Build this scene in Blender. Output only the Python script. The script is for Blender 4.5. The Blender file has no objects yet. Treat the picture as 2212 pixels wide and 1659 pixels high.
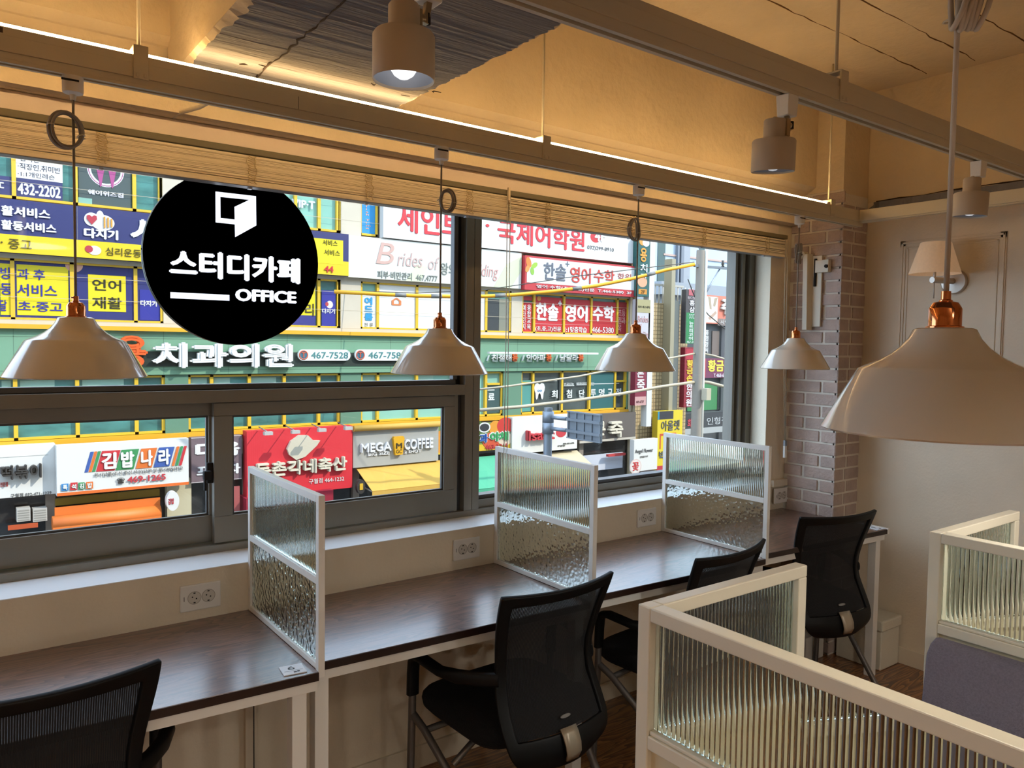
import bpy, bmesh, math, random
from mathutils import Vector, Matrix
random.seed(7)
C = bpy.context.scene.collection
SC = bpy.context.scene
# ------------------------------------------------------------------ camera
F_PX, W_PX, H_PX = 1667.9, 2212, 1659
YAW, PITCH, ROLL, EYE = 0.637864, 0.0500095, -0.0143074, 1.6
_f = Vector((math.sin(YAW)*math.cos(PITCH), math.cos(YAW)*math.cos(PITCH), -math.sin(PITCH)))
_r = Vector((math.cos(YAW), -math.sin(YAW), 0)); _d = _f.cross(_r)
_r2 = _r*math.cos(ROLL)+_d*math.sin(ROLL); _d2 = -_r*math.sin(ROLL)+_d*math.cos(ROLL)
cd = bpy.data.cameras.new('camera'); cam = bpy.data.objects.new('camera', cd); C.objects.link(cam)
cd.sensor_width = 36; cd.lens = F_PX/W_PX*36; cd.clip_start = .02; cd.clip_end = 500
m = Matrix((( _r2.x, -_d2.x, -_f.x, 0), (_r2.y, -_d2.y, -_f.y, 0), (_r2.z, -_d2.z, -_f.z, EYE), (0, 0, 0, 1)))
cam.matrix_world = m
SC.camera = cam
def at(x, y, axis, val):
    """the point where the line of sight through photo pixel (x, y) meets the plane axis = val"""
    d = _r2*((x-W_PX/2)/F_PX)+_d2*((y-H_PX/2)/F_PX)+_f
    i = 'XYZ'.index(axis); o = Vector((0, 0, EYE)); t = (val-o[i])/d[i]
    return o+d*t
# ------------------------------------------------------------------ light, sky, exposure
SC.view_settings.view_transform = 'Standard'; SC.view_settings.look = 'None'
SC.view_settings.gamma = 1; SC.view_settings.use_curve_mapping = False
SC.view_settings.exposure = 0.55
SC.cycles.use_denoising = True
SC.cycles.max_bounces = 12; SC.cycles.diffuse_bounces = 5; SC.cycles.glossy_bounces = 4
SC.cycles.transmission_bounces = 10; SC.cycles.transparent_max_bounces = 16
SC.cycles.sample_clamp_indirect = 6
SC.cycles.caustics_reflective = False; SC.cycles.caustics_refractive = True
w = bpy.data.worlds.new('sky'); SC.world = w; w.use_nodes = True
bg = w.node_tree.nodes['Background']; bg.inputs[0].default_value = (.60, .77, 1.0, 1); bg.inputs[1].default_value = 3.3
sd = bpy.data.lights.new('sun', 'SUN'); sun = bpy.data.objects.new('sun', sd); C.objects.link(sun)
sd.energy = 3.4; sd.angle = .009; sd.color = (1, .93, .80)
sun.rotation_euler = Vector((.57, -.60, .68)).to_track_quat('Z', 'Y').to_euler()
sun.location = (12, -14, 14)
LED_E = 33.0; BULB_E = 1.5
def lamp(name, loc, e, size, col):
    l = bpy.data.lights.new(name, 'AREA'); l.shape = 'DISK'; l.size = size; l.energy = e; l.color = col
    o = bpy.data.objects.new(name, l); C.objects.link(o); o.location = loc; return o
# unseen fill lamps at pendant height, added to brighten the booths and lower walls
for p, e in (((2.25, .45, 1.56), 5), ((1.1, -.75, 1.56), 9), ((2.25, -.75, 1.56), 9), ((-.6, -.6, 1.5), 9), ((-1.2, .6, 1.5), 6), ((.3, -2.0, 1.56), 10)): lamp('fill_lamp', p, e, .12, (1, .97, .90))
up_l = lamp('ceiling_fill_light', (.6, -1.9, 2.32), 44, .5, (1, .97, .92)); up_l.rotation_euler.x = math.pi     # unseen upward fill light, added to brighten the ceiling and tracks
# ------------------------------------------------------------------ materials
def lin(h):
    h = h.lstrip('#'); v = [int(h[i:i+2], 16)/255 for i in (0, 2, 4)]
    return tuple(c/12.92 if c <= .04045 else ((c+.055)/1.055)**2.4 for c in v)+(1,)
_mats = {}; PAINT = .60      # scales these colours down evenly so the street does not overexpose
def mat(name, hexc, rough=.5, metal=0, spec=.5, var=0, vscale=8, bump=0, bscale=60, coat=0, trans=0, ior=1.45, alpha=1, stretch=(1, 1, 1), emit=None, estr=0):
    if name in _mats: return _mats[name]
    mt = bpy.data.materials.new(name); mt.use_nodes = True; nt = mt.node_tree; b = nt.nodes['Principled BSDF']
    col = lin(hexc)
    b.inputs['Base Color'].default_value = col; b.inputs['Roughness'].default_value = rough
    b.inputs['Metallic'].default_value = metal; b.inputs['Specular IOR Level'].default_value = spec
    b.inputs['Coat Weight'].default_value = coat; b.inputs['Transmission Weight'].default_value = trans
    b.inputs['IOR'].default_value = ior; b.inputs['Alpha'].default_value = alpha
    if emit:
        b.inputs['Emission Color'].default_value = emit; b.inputs['Emission Strength'].default_value = estr
    if var or bump:
        tc = nt.nodes.new('ShaderNodeTexCoord'); mp = nt.nodes.new('ShaderNodeMapping'); mp.inputs['Scale'].default_value = stretch
        nt.links.new(tc.outputs['Object'], mp.inputs[0])
    if var:
        n = nt.nodes.new('ShaderNodeTexNoise'); n.inputs['Scale'].default_value = vscale; n.inputs['Detail'].default_value = 5
        nt.links.new(mp.outputs[0], n.inputs['Vector'])
        r = nt.nodes.new('ShaderNodeValToRGB'); r.color_ramp.elements[0].position = .3; r.color_ramp.elements[1].position = .7
        r.color_ramp.elements[0].color = tuple(c*(1-var) for c in col[:3])+(1,); r.color_ramp.elements[1].color = tuple(min(1, c*(1+var)) for c in col[:3])+(1,)
        nt.links.new(n.outputs[0], r.inputs[0]); nt.links.new(r.outputs[0], b.inputs['Base Color'])
    if bump:
        n2 = nt.nodes.new('ShaderNodeTexNoise'); n2.inputs['Scale'].default_value = bscale; n2.inputs['Detail'].default_value = 4
        bp = nt.nodes.new('ShaderNodeBump'); bp.inputs['Strength'].default_value = bump; bp.inputs['Distance'].default_value = .01
        nt.links.new(mp.outputs[0], n2.inputs['Vector']); nt.links.new(n2.outputs[0], bp.inputs['Height']); nt.links.new(bp.outputs[0], b.inputs['Normal'])
    _mats[name] = mt; return mt
def cm(h, rough=.55):
    m = mat('paint_'+h.lstrip('#'), h, rough); c = lin(h); m.node_tree.nodes['Principled BSDF'].inputs['Base Color'].default_value = tuple(v*PAINT for v in c[:3])+(1,); return m
def emis(name, col, strength):
    if name in _mats: return _mats[name]
    mt = bpy.data.materials.new(name); mt.use_nodes = True; nt = mt.node_tree; nt.nodes.clear()
    e = nt.nodes.new('ShaderNodeEmission'); e.inputs[0].default_value = col+(1,); e.inputs[1].default_value = strength
    o = nt.nodes.new('ShaderNodeOutputMaterial'); nt.links.new(e.outputs[0], o.inputs[0]); _mats[name] = mt; return mt
def clear_glass(name, tint=(.985, .99, .985), refl=.06):
    """a thin window pane: mostly see-through, a little mirror-like"""
    mt = bpy.data.materials.new(name); mt.use_nodes = True; nt = mt.node_tree; nt.nodes.clear()
    t = nt.nodes.new('ShaderNodeBsdfTransparent'); t.inputs[0].default_value = tint+(1,)
    g = nt.nodes.new('ShaderNodeBsdfGlossy'); g.inputs['Roughness'].default_value = .0
    lw = nt.nodes.new('ShaderNodeLayerWeight'); pw = nt.nodes.new('ShaderNodeMath'); pw.operation = 'POWER'; pw.inputs[1].default_value = 5
    fr = nt.nodes.new('ShaderNodeMath'); fr.operation = 'MULTIPLY_ADD'; fr.inputs[1].default_value = .5; fr.inputs[2].default_value = .02
    nt.links.new(lw.outputs['Facing'], pw.inputs[0]); nt.links.new(pw.outputs[0], fr.inputs[0])
    mx = nt.nodes.new('ShaderNodeMixShader'); o = nt.nodes.new('ShaderNodeOutputMaterial')
    nt.links.new(fr.outputs[0], mx.inputs[0]); nt.links.new(t.outputs[0], mx.inputs[1]); nt.links.new(g.outputs[0], mx.inputs[2]); nt.links.new(mx.outputs[0], o.inputs[0])
    return mt
def rough_glass(name, tint, bumpy):
    mt = bpy.data.materials.new(name); mt.use_nodes = True; nt = mt.node_tree; nt.nodes.clear()
    g = nt.nodes.new('ShaderNodeBsdfGlass'); g.inputs['Color'].default_value = tint+(1,); g.inputs['IOR'].default_value = 1.45; g.inputs['Roughness'].default_value = 0
    o = nt.nodes.new('ShaderNodeOutputMaterial'); nt.links.new(g.outputs[0], o.inputs[0])
    if bumpy:
        tc = nt.nodes.new('ShaderNodeTexCoord'); v = nt.nodes.new('ShaderNodeTexVoronoi'); v.feature = 'SMOOTH_F1'
        v.inputs['Scale'].default_value = 75; v.inputs['Smoothness'].default_value = .6
        b = nt.nodes.new('ShaderNodeBump'); b.inputs['Strength'].default_value = .55; b.inputs['Distance'].default_value = .004
        nt.links.new(tc.outputs['Object'], v.inputs['Vector']); nt.links.new(v.outputs['Distance'], b.inputs['Height']); nt.links.new(b.outputs[0], g.inputs['Normal'])
    return mt
def wood(name, c0, c1, rough, axis='X', scale=1.0):
    mt = bpy.data.materials.new(name); mt.use_nodes = True; nt = mt.node_tree; b = nt.nodes['Principled BSDF']
    tc = nt.nodes.new('ShaderNodeTexCoord'); mp = nt.nodes.new('ShaderNodeMapping')
    mp.inputs['Scale'].default_value = (1.2*scale, 9*scale, 9*scale) if axis == 'X' else (9*scale, 1.2*scale, 9*scale)
    n0 = nt.nodes.new('ShaderNodeTexNoise'); n0.inputs['Scale'].default_value = 1.1; n0.inputs['Detail'].default_value = 2; n0.inputs['Distortion'].default_value = .4
    ws = nt.nodes.new('ShaderNodeMath'); ws.operation = 'MULTIPLY'; ws.inputs[1].default_value = 16
    sn = nt.nodes.new('ShaderNodeMath'); sn.operation = 'FRACT'
    n1 = nt.nodes.new('ShaderNodeTexNoise'); n1.inputs['Scale'].default_value = 14; n1.inputs['Detail'].default_value = 6
    mp2 = nt.nodes.new('ShaderNodeMapping'); mp2.inputs['Scale'].default_value = (1*scale, 22*scale, 22*scale) if axis == 'X' else (22*scale, 1*scale, 22*scale)
    r = nt.nodes.new('ShaderNodeValToRGB'); e = r.color_ramp.elements
    e[0].position = 0; e[0].color = tuple(c*.5 for c in lin(c0)[:3])+(1,); e[1].position = .35; e[1].color = lin(c0)
    e2 = r.color_ramp.elements.new(.85); e2.color = lin(c1)
    mx = nt.nodes.new('ShaderNodeMixRGB'); mx.blend_type = 'MULTIPLY'; mx.inputs[0].default_value = .55
    r2 = nt.nodes.new('ShaderNodeValToRGB'); r2.color_ramp.elements[0].position = .38; r2.color_ramp.elements[0].color = (.45, .42, .4, 1); r2.color_ramp.elements[1].position = .55; r2.color_ramp.elements[1].color = (1, 1, 1, 1)
    L = nt.links.new
    L(tc.outputs['Object'], mp.inputs[0]); L(tc.outputs['Object'], mp2.inputs[0]); L(mp.outputs[0], n0.inputs['Vector']); L(mp2.outputs[0], n1.inputs['Vector'])
    L(n0.outputs[0], ws.inputs[0]); L(ws.outputs[0], sn.inputs[0]); L(sn.outputs[0], r.inputs[0]); L(n1.outputs[0], r2.inputs[0])
    L(r.outputs[0], mx.inputs[1]); L(r2.outputs[0], mx.inputs[2]); L(mx.outputs[0], b.inputs['Base Color'])
    b.inputs['Roughness'].default_value = rough; b.inputs['Coat Weight'].default_value = .8; b.inputs['Coat Roughness'].default_value = .2; b.inputs['Coat IOR'].default_value = 1.6
    bp = nt.nodes.new('ShaderNodeBump'); bp.inputs['Strength'].default_value = .08; bp.inputs['Distance'].default_value = .002
    L(n1.outputs[0], bp.inputs['Height']); L(bp.outputs[0], b.inputs['Normal'])
    return mt
# ------------------------------------------------------------------ geometry helpers
def wloc(o):
    v = Vector((0, 0, 0))
    while o: v = v+o.location; o = o.parent
    return v
class MB:
    """collects shapes into one bmesh with several material slots"""
    def __init__(s): s.bm = bmesh.new(); s.mats = []
    def mi(s, m):
        if m not in s.mats: s.mats.append(m)
        return s.mats.index(m)
    def face(s, vs, i, smooth=False):
        try:
            f = s.bm.faces.new(vs); f.material_index = i; f.smooth = smooth; return f
        except ValueError: return None
    def hexa(s, p, m):
        i = s.mi(m); v = [s.bm.verts.new(q) for q in p]
        for q in ((0, 3, 2, 1), (4, 5, 6, 7), (0, 1, 5, 4), (1, 2, 6, 5), (2, 3, 7, 6), (3, 0, 4, 7)): s.face([v[k] for k in q], i)
    def box(s, x0, x1, y0, y1, z0, z1, m):
        x0, x1 = sorted((x0, x1)); y0, y1 = sorted((y0, y1)); z0, z1 = sorted((z0, z1))
        s.hexa([(x0, y0, z0), (x1, y0, z0), (x1, y1, z0), (x0, y1, z0), (x0, y0, z1), (x1, y0, z1), (x1, y1, z1), (x0, y1, z1)], m); return s
    def bar(s, p, q, w, h, m, up=(0, 0, 1)):
        p, q = Vector(p), Vector(q); d = (q-p).normalized(); u = Vector(up)
        if abs(d.dot(u)) > .98: u = Vector((0, 1, 0))
        a = d.cross(u).normalized()*w/2; b = a.cross(d).normalized()*h/2
        s.hexa([p-a-b, p+a-b, q+a-b, q-a-b, p-a+b, p+a+b, q+a+b, q-a+b], m); return s
    def tube(s, pts, r, m, n=10, cap=True):
        i = s.mi(m); pts = [Vector(p) for p in pts]; rings = []; rs = r if isinstance(r, (list, tuple)) else [r]*len(pts)
        prev = None
        for k, p in enumerate(pts):
            d = (pts[min(k+1, len(pts)-1)]-pts[max(k-1, 0)]).normalized()
            if prev is None:
                u = Vector((0, 0, 1)) if abs(d.z) < .9 else Vector((1, 0, 0)); a = d.cross(u).normalized()
            else: a = (prev-d*prev.dot(d)).normalized()
            prev = a; b = d.cross(a)
            rings.append([s.bm.verts.new(p+(a*math.cos(t)+b*math.sin(t))*rs[k]) for t in (2*math.pi*j/n for j in range(n))])
        for A, B in zip(rings, rings[1:]):
            for j in range(n): s.face([A[j], A[(j+1) % n], B[(j+1) % n], B[j]], i, True)
        if cap:
            s.face(rings[0][::-1], i); s.face(rings[-1], i)
        return s
    def lathe(s, prof, c, m, n=40, axis='Z', closed=False):
        i = s.mi(m); c = Vector(c); rings = []
        for r, h in prof:
            ring = []
            for j in range(n):
                t = 2*math.pi*j/n
                a, b = r*math.cos(t), r*math.sin(t)
                ring.append(s.bm.verts.new(c+(Vector((a, b, h)) if axis == 'Z' else Vector((h, a, b)) if axis == 'X' else Vector((a, h, b)))))
            rings.append(ring)
        pairs = list(zip(rings, rings[1:]))+([(rings[-1], rings[0])] if closed else [])
        for A, B in pairs:
            for j in range(n): s.face([A[j], A[(j+1) % n], B[(j+1) % n], B[j]], i, True)
        if not closed:
            if prof[0][0] > 1e-5: s.face(rings[0][::-1], i)
            if prof[-1][0] > 1e-5: s.face(rings[-1], i)
        return s
    def open_lathe(s, prof, c, m, n=48):
        i = s.mi(m); c = Vector(c)
        rings = [[s.bm.verts.new(c+Vector((r*math.cos(2*math.pi*j/n), r*math.sin(2*math.pi*j/n), h))) for j in range(n)] for r, h in prof]
        for A, B in zip(rings, rings[1:]):
            for j in range(n): s.face([A[j], A[(j+1) % n], B[(j+1) % n], B[j]], i, True)
        return s
    def poly(s, pts, m, thick, n=(0, -1, 0)):
        """a flat outline extruded by thick along -n"""
        i = s.mi(m); n = Vector(n); a = [s.bm.verts.new(Vector(p)) for p in pts]; b = [s.bm.verts.new(Vector(p)-n*thick) for p in pts]
        s.face(a, i); s.face(b[::-1], i)
        for j in range(len(pts)): s.face([a[j], b[j], b[(j+1) % len(pts)], a[(j+1) % len(pts)]], i)
        return s
    def disc(s, c, r, y0, y1, m, n=40, rz=None):
        rz = rz or r
        return s.poly([(c[0]+r*math.cos(2*math.pi*k/n), y0, c[1]+rz*math.sin(2*math.pi*k/n)) for k in range(n)], m, y1-y0)
    def text(s, body, rect, y, m, bold=0.0, ext=.004, fix=None):
        """lettering that fills rect = (x0, x1, z0, z1) in the plane y, facing -Y"""
        sh = .22 if body.startswith('/i') else 0; body = body[2:] if sh else body      # slanted script
        i = s.mi(m); V, Fc, (bx0, bx1, by0, by1) = glyphs(body, bold)
        if sh: V = [(x+sh*(y_-by0), y_, z) for x, y_, z in V]; bx1 += sh*(by1-by0)
        x0, x1, z0, z1 = rect; sx = (x1-x0)/max(1e-6, bx1-bx0); sz = (z1-z0)/max(1e-6, by1-by0)
        vs = [s.bm.verts.new((x0+(vx-bx0)*sx, y-ext*vz if vz > 0 else y, z0+(vy-by0)*sz)) for vx, vy, vz in V]
        for f in Fc: s.face([vs[k] for k in f], i)
        return s
    def build(s, name, parent=None, smooth=None, bevel=0, loc=None):
        bmesh.ops.recalc_face_normals(s.bm, faces=s.bm.faces)
        me = bpy.data.meshes.new(name)
        off = wloc(parent) if parent else Vector(loc) if loc else Vector((0, 0, 0))
        if off.length: bmesh.ops.translate(s.bm, verts=s.bm.verts, vec=-off)
        s.bm.to_mesh(me); s.bm.free()
        for q in s.mats: me.materials.append(q)
        o = bpy.data.objects.new(name, me); C.objects.link(o)
        if parent: o.parent = parent
        elif loc: o.location = loc
        if smooth:
            for p in me.polygons: p.use_smooth = True
            me.set_sharp_from_angle(angle=math.radians(smooth))
        if bevel:
            b = o.modifiers.new('edge', 'BEVEL'); b.width = bevel; b.segments = 2; b.limit_method = 'ANGLE'; b.angle_limit = math.radians(50)
        return o
_gl = {}
def glyphs(body, bold):
    k = (body, bold)
    if k in _gl: return _gl[k]
    cu = bpy.data.curves.new('glyphs', 'FONT'); cu.body = body; cu.extrude = .05; cu.resolution_u = 3
    o = bpy.data.objects.new('glyphs', cu)
    me = o.to_mesh()
    V0 = [tuple(v.co) for v in me.vertices]; F0 = [tuple(p.vertices) for p in me.polygons]; V = []; Fc = []
    for dx, dy in [(0, 0)]+([(bold, 0), (-bold, 0), (0, bold*.7), (0, -bold*.7)] if bold > 0 else []):   # heavier strokes
        n = len(V); k_ = n/max(1, len(V0))*.15; V += [(x+dx, y+dy, 1+k_ if z > 0 else 0) for x, y, z in V0]; Fc += [tuple(q+n for q in f) for f in F0]
    xs = [v[0] for v in V] or [0, 1]; ys = [v[1] for v in V] or [0, 1]
    _gl[k] = (V, Fc, (min(xs), max(xs), min(ys), max(ys)))
    bpy.data.objects.remove(o); bpy.data.curves.remove(cu)
    return _gl[k]
def tag(o, label=None, cat=None, group=None, kind=None):
    if label: o['label'] = label
    if cat: o['category'] = cat
    if group: o['group'] = group
    if kind: o['kind'] = kind
    return o
def thing(name, loc, label, cat, group=None, rz=0):
    o = bpy.data.objects.new(name, None); C.objects.link(o); o.location = loc; o.rotation_euler.z = rz; o.empty_display_size = .1
    return tag(o, label, cat, group)
def struct(o, label=None): return tag(o, label, None, None, 'structure')
def dup(o, parent=None, loc=None, rz=None, label=None):
    c = o.copy(); C.objects.link(c)
    if parent: c.parent = parent
    if loc is not None: c.location = loc
    if rz is not None: c.rotation_euler.z = rz
    if label: c['label'] = label
    for ch in list(o.children): dup(ch, c)
    return c
# ------------------------------------------------------------------ materials of the room
PLASTER = mat('cream_wall_paint', '#dccfb8', .8, var=.05, vscale=3, bump=.15, bscale=90)
CONCRETE = mat('painted_concrete', '#d8c6a6', .85, var=.09, vscale=2.2, bump=.5, bscale=28)
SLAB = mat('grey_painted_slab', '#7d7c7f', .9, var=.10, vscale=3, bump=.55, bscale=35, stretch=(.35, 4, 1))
WHITE = mat('white_gloss_paint', '#e4e1da', .35)
SILLW = mat('white_sill_laminate', '#efefef', .3)
TRACKW = mat('cream_aluminium', '#c9bfa6', .45)
FRAME = mat('bronze_window_aluminium', '#7c786e', .38, metal=.2)
FRAMED = mat('dark_window_gasket', '#4b4a4a', .35, metal=.3)
BRICK = mat('taupe_brick_face', '#b3a095', .85, var=.12, vscale=11, bump=.5, bscale=70)
MORTAR = mat('pale_mortar', '#d9d1c3', .95, bump=.3, bscale=90)
DARK = mat('dark_gap', '#1c1a18', .9)
YW, YG = 2.49, 2.66
ZC = 2.95; XW = 3.94
WOODF = wood('brown_floor_planks', '#7a4a22', '#a8703a', .4, 'X', 1.0)
struct(MB().box(-3.2, 4.2, -3.6, 2.9, -.1, 0, WOODF).build('floor'))
# ceiling slab with board seams
cl = struct(MB().box(-3.2, 4.2, -3.6, 2.9, ZC, ZC+.15, CONCRETE).build('ceiling'))
for y in (1.885, 1.664, 1.44, 1.22, 1.0):
    b = MB(); p = [(x, y+random.uniform(-.006, .006), ZC+.001) for x in [1.3+.055*k for k in range(48)]]
    b.tube(p, [random.uniform(.0015, .0045) for _ in p], mat('crack_line', '#6b4a26', .9), 5); struct(b.build('ceiling_seam', cl))
# concrete beam crossing the ceiling, ragged lower edges
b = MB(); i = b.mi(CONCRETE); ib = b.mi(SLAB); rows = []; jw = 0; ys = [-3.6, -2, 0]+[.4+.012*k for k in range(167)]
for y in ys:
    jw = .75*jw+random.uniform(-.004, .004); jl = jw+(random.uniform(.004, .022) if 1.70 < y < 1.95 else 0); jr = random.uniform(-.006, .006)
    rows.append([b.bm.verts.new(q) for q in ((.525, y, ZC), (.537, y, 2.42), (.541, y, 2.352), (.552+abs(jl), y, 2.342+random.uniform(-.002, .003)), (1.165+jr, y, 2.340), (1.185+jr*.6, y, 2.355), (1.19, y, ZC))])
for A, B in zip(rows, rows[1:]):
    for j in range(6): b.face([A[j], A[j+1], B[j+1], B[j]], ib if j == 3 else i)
beam = struct(b.build('ceiling_beam', smooth=12))
b = MB(); p = []
for k in range(60):
    y = .7+.0255*k; p.append((.722+.013*(y-1.75)+random.uniform(-.006, .006)*(1 if 1.75 < y < 2.15 else .15), y, 2.341))
b.tube(p, [random.uniform(.001, .0045) for _ in p], mat('dark_crack', '#3a2f26', .9), 5)
for cx, cy in ((.66, 2.13), (.69, 2.10), (1.0, 2.05), (1.08, 2.02), (1.10, 2.08), (1.16, 2.0), (.95, 1.9)):
    q = [(cx+random.uniform(-.02, .02)+.012*k, cy+random.uniform(-.01, .01), 2.341) for k in range(4)]
    b.tube(q, [.0012, .0028, .002, .001], mat('dark_crack', '#3a2f26', .9), 5)
struct(b.build('ceiling_beam_crack', beam))
# edge beam over the window with its plaster steps
def prism_x(b, prof, x0, x1, m):
    i = b.mi(m); A = [b.bm.verts.new((x0, y, z)) for y, z in prof]; B = [b.bm.verts.new((x1, y, z)) for y, z in prof]
    n = len(prof)
    for j in range(n): b.face([A[j], B[j], B[(j+1) % n], A[(j+1) % n]], i)
    b.face(A, i); b.face(B[::-1], i); return b
b = MB(); prism_x(b, [(2.9, ZC), (2.355, ZC), (2.355, 2.452), (2.385, 2.432), (2.395, 2.430), (2.42, 2.408), (2.42, 2.262), (2.9, 2.262)], -3.2, 3.75, CONCRETE)
struct(b.build('wall_beam'))
# window wall: parapet below the sill, wall strip above, splayed reveal at the right
b = MB()
b.box(-3.2, 3.94, YW, 2.9, 0, .8845, PLASTER)
b.box(-3.2, 3.94, YW, 2.9, 2.213, 2.262, PLASTER)
b.box(-3.2, -1.6, YW, 2.9, .865, 2.3, PLASTER)
b.poly([(3.536, YW, .865), (3.75, YW, .865), (4.1, 2.9, .865), (4.0, 2.9, .865), (3.66, 2.755, .865), (3.637, YG, .865)], PLASTER, 1.3475, (0, 0, -1))
struct(b.build('wall_window'))
tr = MB().box(-3.2, 3.59, YW-.003, YW+.02, 2.20, 2.2595, mat('pale_lintel_board', '#ead8c8', .6)).build('trim_1'); struct(tr)
struct(MB().box(-1.6, 3.64, YW-.001, 2.70, .8845, .887, SILLW).build('window_sill'))
struct(MB().box(3.58, 3.706, YW-.03, YW, .86, .895, PLASTER).build('trim_2'))
# brick pillar in the corner
pl = struct(MB().box(3.716, 4.1, 2.2, 2.9, 0, ZC, CONCRETE).build('wall_pillar'))
b = MB(); b.box(3.712, 3.72, 2.196, YW, 0, 2.42, MORTAR); b.box(3.712, XW, 2.192, 2.21, 0, 2.40, MORTAR)
ch, jt, z, row = .0545, .0105, .012, 0
while z < 2.40:
    off = (row % 2)*.095; zt = z+ch
    y = 2.186-off*.999
    while y < YW:
        y0, y1 = max(y, 2.186), min(y+.185, YW)
        if y1-y0 > .012 and not (z > 2.28 and (random.random() < .35 or y > 2.44)):
            d = random.uniform(0, .003); b.box(3.703+d, 3.716, y0, y1-jt*.5, z, zt, BRICK)
        y += .195
    x = 3.703-(.0 if row % 2 else .095)
    while x < XW:
        x0, x1 = max(x, 3.703), min(x+.110 if row % 2 else x+.185, XW)
        if x1-x0 > .012 and z < 2.33:
            b.box(x0, x1-jt*.5, 2.186+random.uniform(0, .003), 2.2, z, zt, BRICK)
        x += .12 if row % 2 else .195
    z += ch+jt; row += 1
struct(b.build('wall_brick', pl, bevel=.003))
# right wall with panel moulding and skirting; walls behind the photographer
b = MB(); b.box(XW, 4.2, -3.6, 2.2, 0, 2.372, PLASTER); b.box(XW+.012, 4.2, -3.6, 2.2, 2.372, ZC, CONCRETE)
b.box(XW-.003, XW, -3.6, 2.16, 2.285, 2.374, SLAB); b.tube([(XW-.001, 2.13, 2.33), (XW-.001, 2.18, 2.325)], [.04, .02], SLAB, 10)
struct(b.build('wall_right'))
cr = MB(); p = [(XW+.004, 2.15-.06*k, 2.377+random.uniform(-.004, .004)) for k in range(60)]
cr.tube(p, [random.uniform(.001, .005) for _ in p], mat('dark_crack', '#3a2f26', .9), 5); struct(cr.build('wall_right_seam'))
b = MB()
def mould(y0, y1, z0, z1):
    for d, wd, t in ((0, .028, .004), (.006, .010, .008), (.034, .008, .003)):
        b.box(XW-t, XW, y0-d, y0-d-wd, z0+d, z1-d, PLASTER); b.box(XW-t, XW, y1+d, y1+d+wd, z0+d, z1-d, PLASTER)
        b.box(XW-t, XW, y0-d, y1+d, z1-d-wd, z1-d, PLASTER); b.box(XW-t, XW, y0-d, y1+d, z0+d, z0+d+wd, PLASTER)
mould(2.01, 1.52, 1.25, 2.155); mould(1.30, .75, 1.25, 2.155)
struct(b.build('trim_3', bevel=.002))
struct(MB().box(XW-.012, XW, -3.6, 2.186, 0, .085, PLASTER).build('baseboard_right', bevel=.002))
struct(MB().box(-3.2, 3.70, YW-.012, YW, 0, .085, PLASTER).build('baseboard_window', bevel=.002))
struct(MB().box(.775, .812, YW-.02, YW, 0, .70, PLASTER).box(.80, .803, YW-.021, YW-.02, 0, .7, DARK).build('trim_4'))
struct(MB().box(-3.4, -3.2, -3.6, 2.9, 0, ZC, PLASTER).build('wall_left'))
struct(MB().box(-3.4, 4.2, -3.8, -3.6, 0, ZC, PLASTER).build('wall_back'))
# ------------------------------------------------------------------ window
PANE = clear_glass('window_glass')
win = MB(); X0, X1 = -1.6, 3.637
ZT = 2.262
# outer frame, transom, mullions (front face at YG)
fr = lambda x0, x1, z0, z1, y0=YG, y1=YG+.09, m=FRAME: win.box(x0, x1, y0, y1, z0, z1, m)
fr(X0, X1, .887, .912); fr(X0, X1, 2.2, ZT); fr(X0, X0+.06, .912, 2.2)
fr(1.773, 1.806, .912, 2.2); fr(1.732, 1.771, .912, 2.2); fr(1.771, 1.773, .912, 2.2, YG+.004)
fr(X0, 1.732, 1.394, 1.436)
fr(1.690, 1.706, .912, 1.394, YG+.012); fr(1.706, 1.732, .912, 1.394, YG+.03, YG+.08, FRAMED)
fr(3.505, 3.525, .912, 2.2, YG+.03); fr(3.54, 3.565, .912, 2.2, YG+.012); fr(3.59, X1, .912, 2.2); fr(3.52, 3.60, .912, 2.2, YG+.06, YG+.09, FRAMED)
fr(1.806, 3.505, .912, .945, YG+.02); fr(1.806, 3.505, .945, .962, YG+.035, YG+.09, FRAMED)
frame = struct(win.build('window_1', bevel=.0015))
# upper fixed glass with its dark bead
b = MB(); b.box(X0+.06, 1.70, YG+.02, YG+.05, 1.436, 1.456, FRAMED); b.box(1.686, 1.706, YG+.02, YG+.05, 1.456, 2.2, FRAMED); b.box(1.706, 1.732, YG+.04, YG+.06, 1.436, 2.2, DARK)
struct(b.build('window_bead', frame, bevel=.003))
struct(MB().box(X0+.06, 1.69, YG+.036, YG+.040, 1.45, 2.22, PANE).build('window_pane', frame))
struct(MB().box(1.806, 3.51, YG+.050, YG+.054, .95, 2.22, PANE).build('window_pane', frame))
# lower sliding sashes
def sash(x0, x1, gx0, gx1, y, lab):
    b = MB(); zb, zt = .915, 1.392
    b.box(x0, x1, y, y+.03, zb, 1.006, FRAME); b.box(x0, x1, y, y+.03, 1.348, zt, FRAME); b.box(x0, gx0, y, y+.03, 1.006, 1.348, FRAME); b.box(gx1, x1, y, y+.03, 1.006, 1.348, FRAME)
    o = struct(b.build('window_sash', frame, bevel=.002))
    q = MB(); q.box(gx0, gx1, y+.008, y+.02, 1.006, 1.013, FRAMED); q.box(gx0, gx1, y+.008, y+.02, 1.341, 1.348, FRAMED); q.box(gx1-.006, gx1, y+.008, y+.02, 1.013, 1.341, FRAMED); q.box(gx0, gx0+.006, y+.008, y+.02, 1.013, 1.341, FRAMED)
    struct(q.build('window_bead', o)); struct(MB().box(gx0, gx1, y+.012, y+.016, 1.006, 1.348, PANE).build('window_pane', o))
    return o
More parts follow.
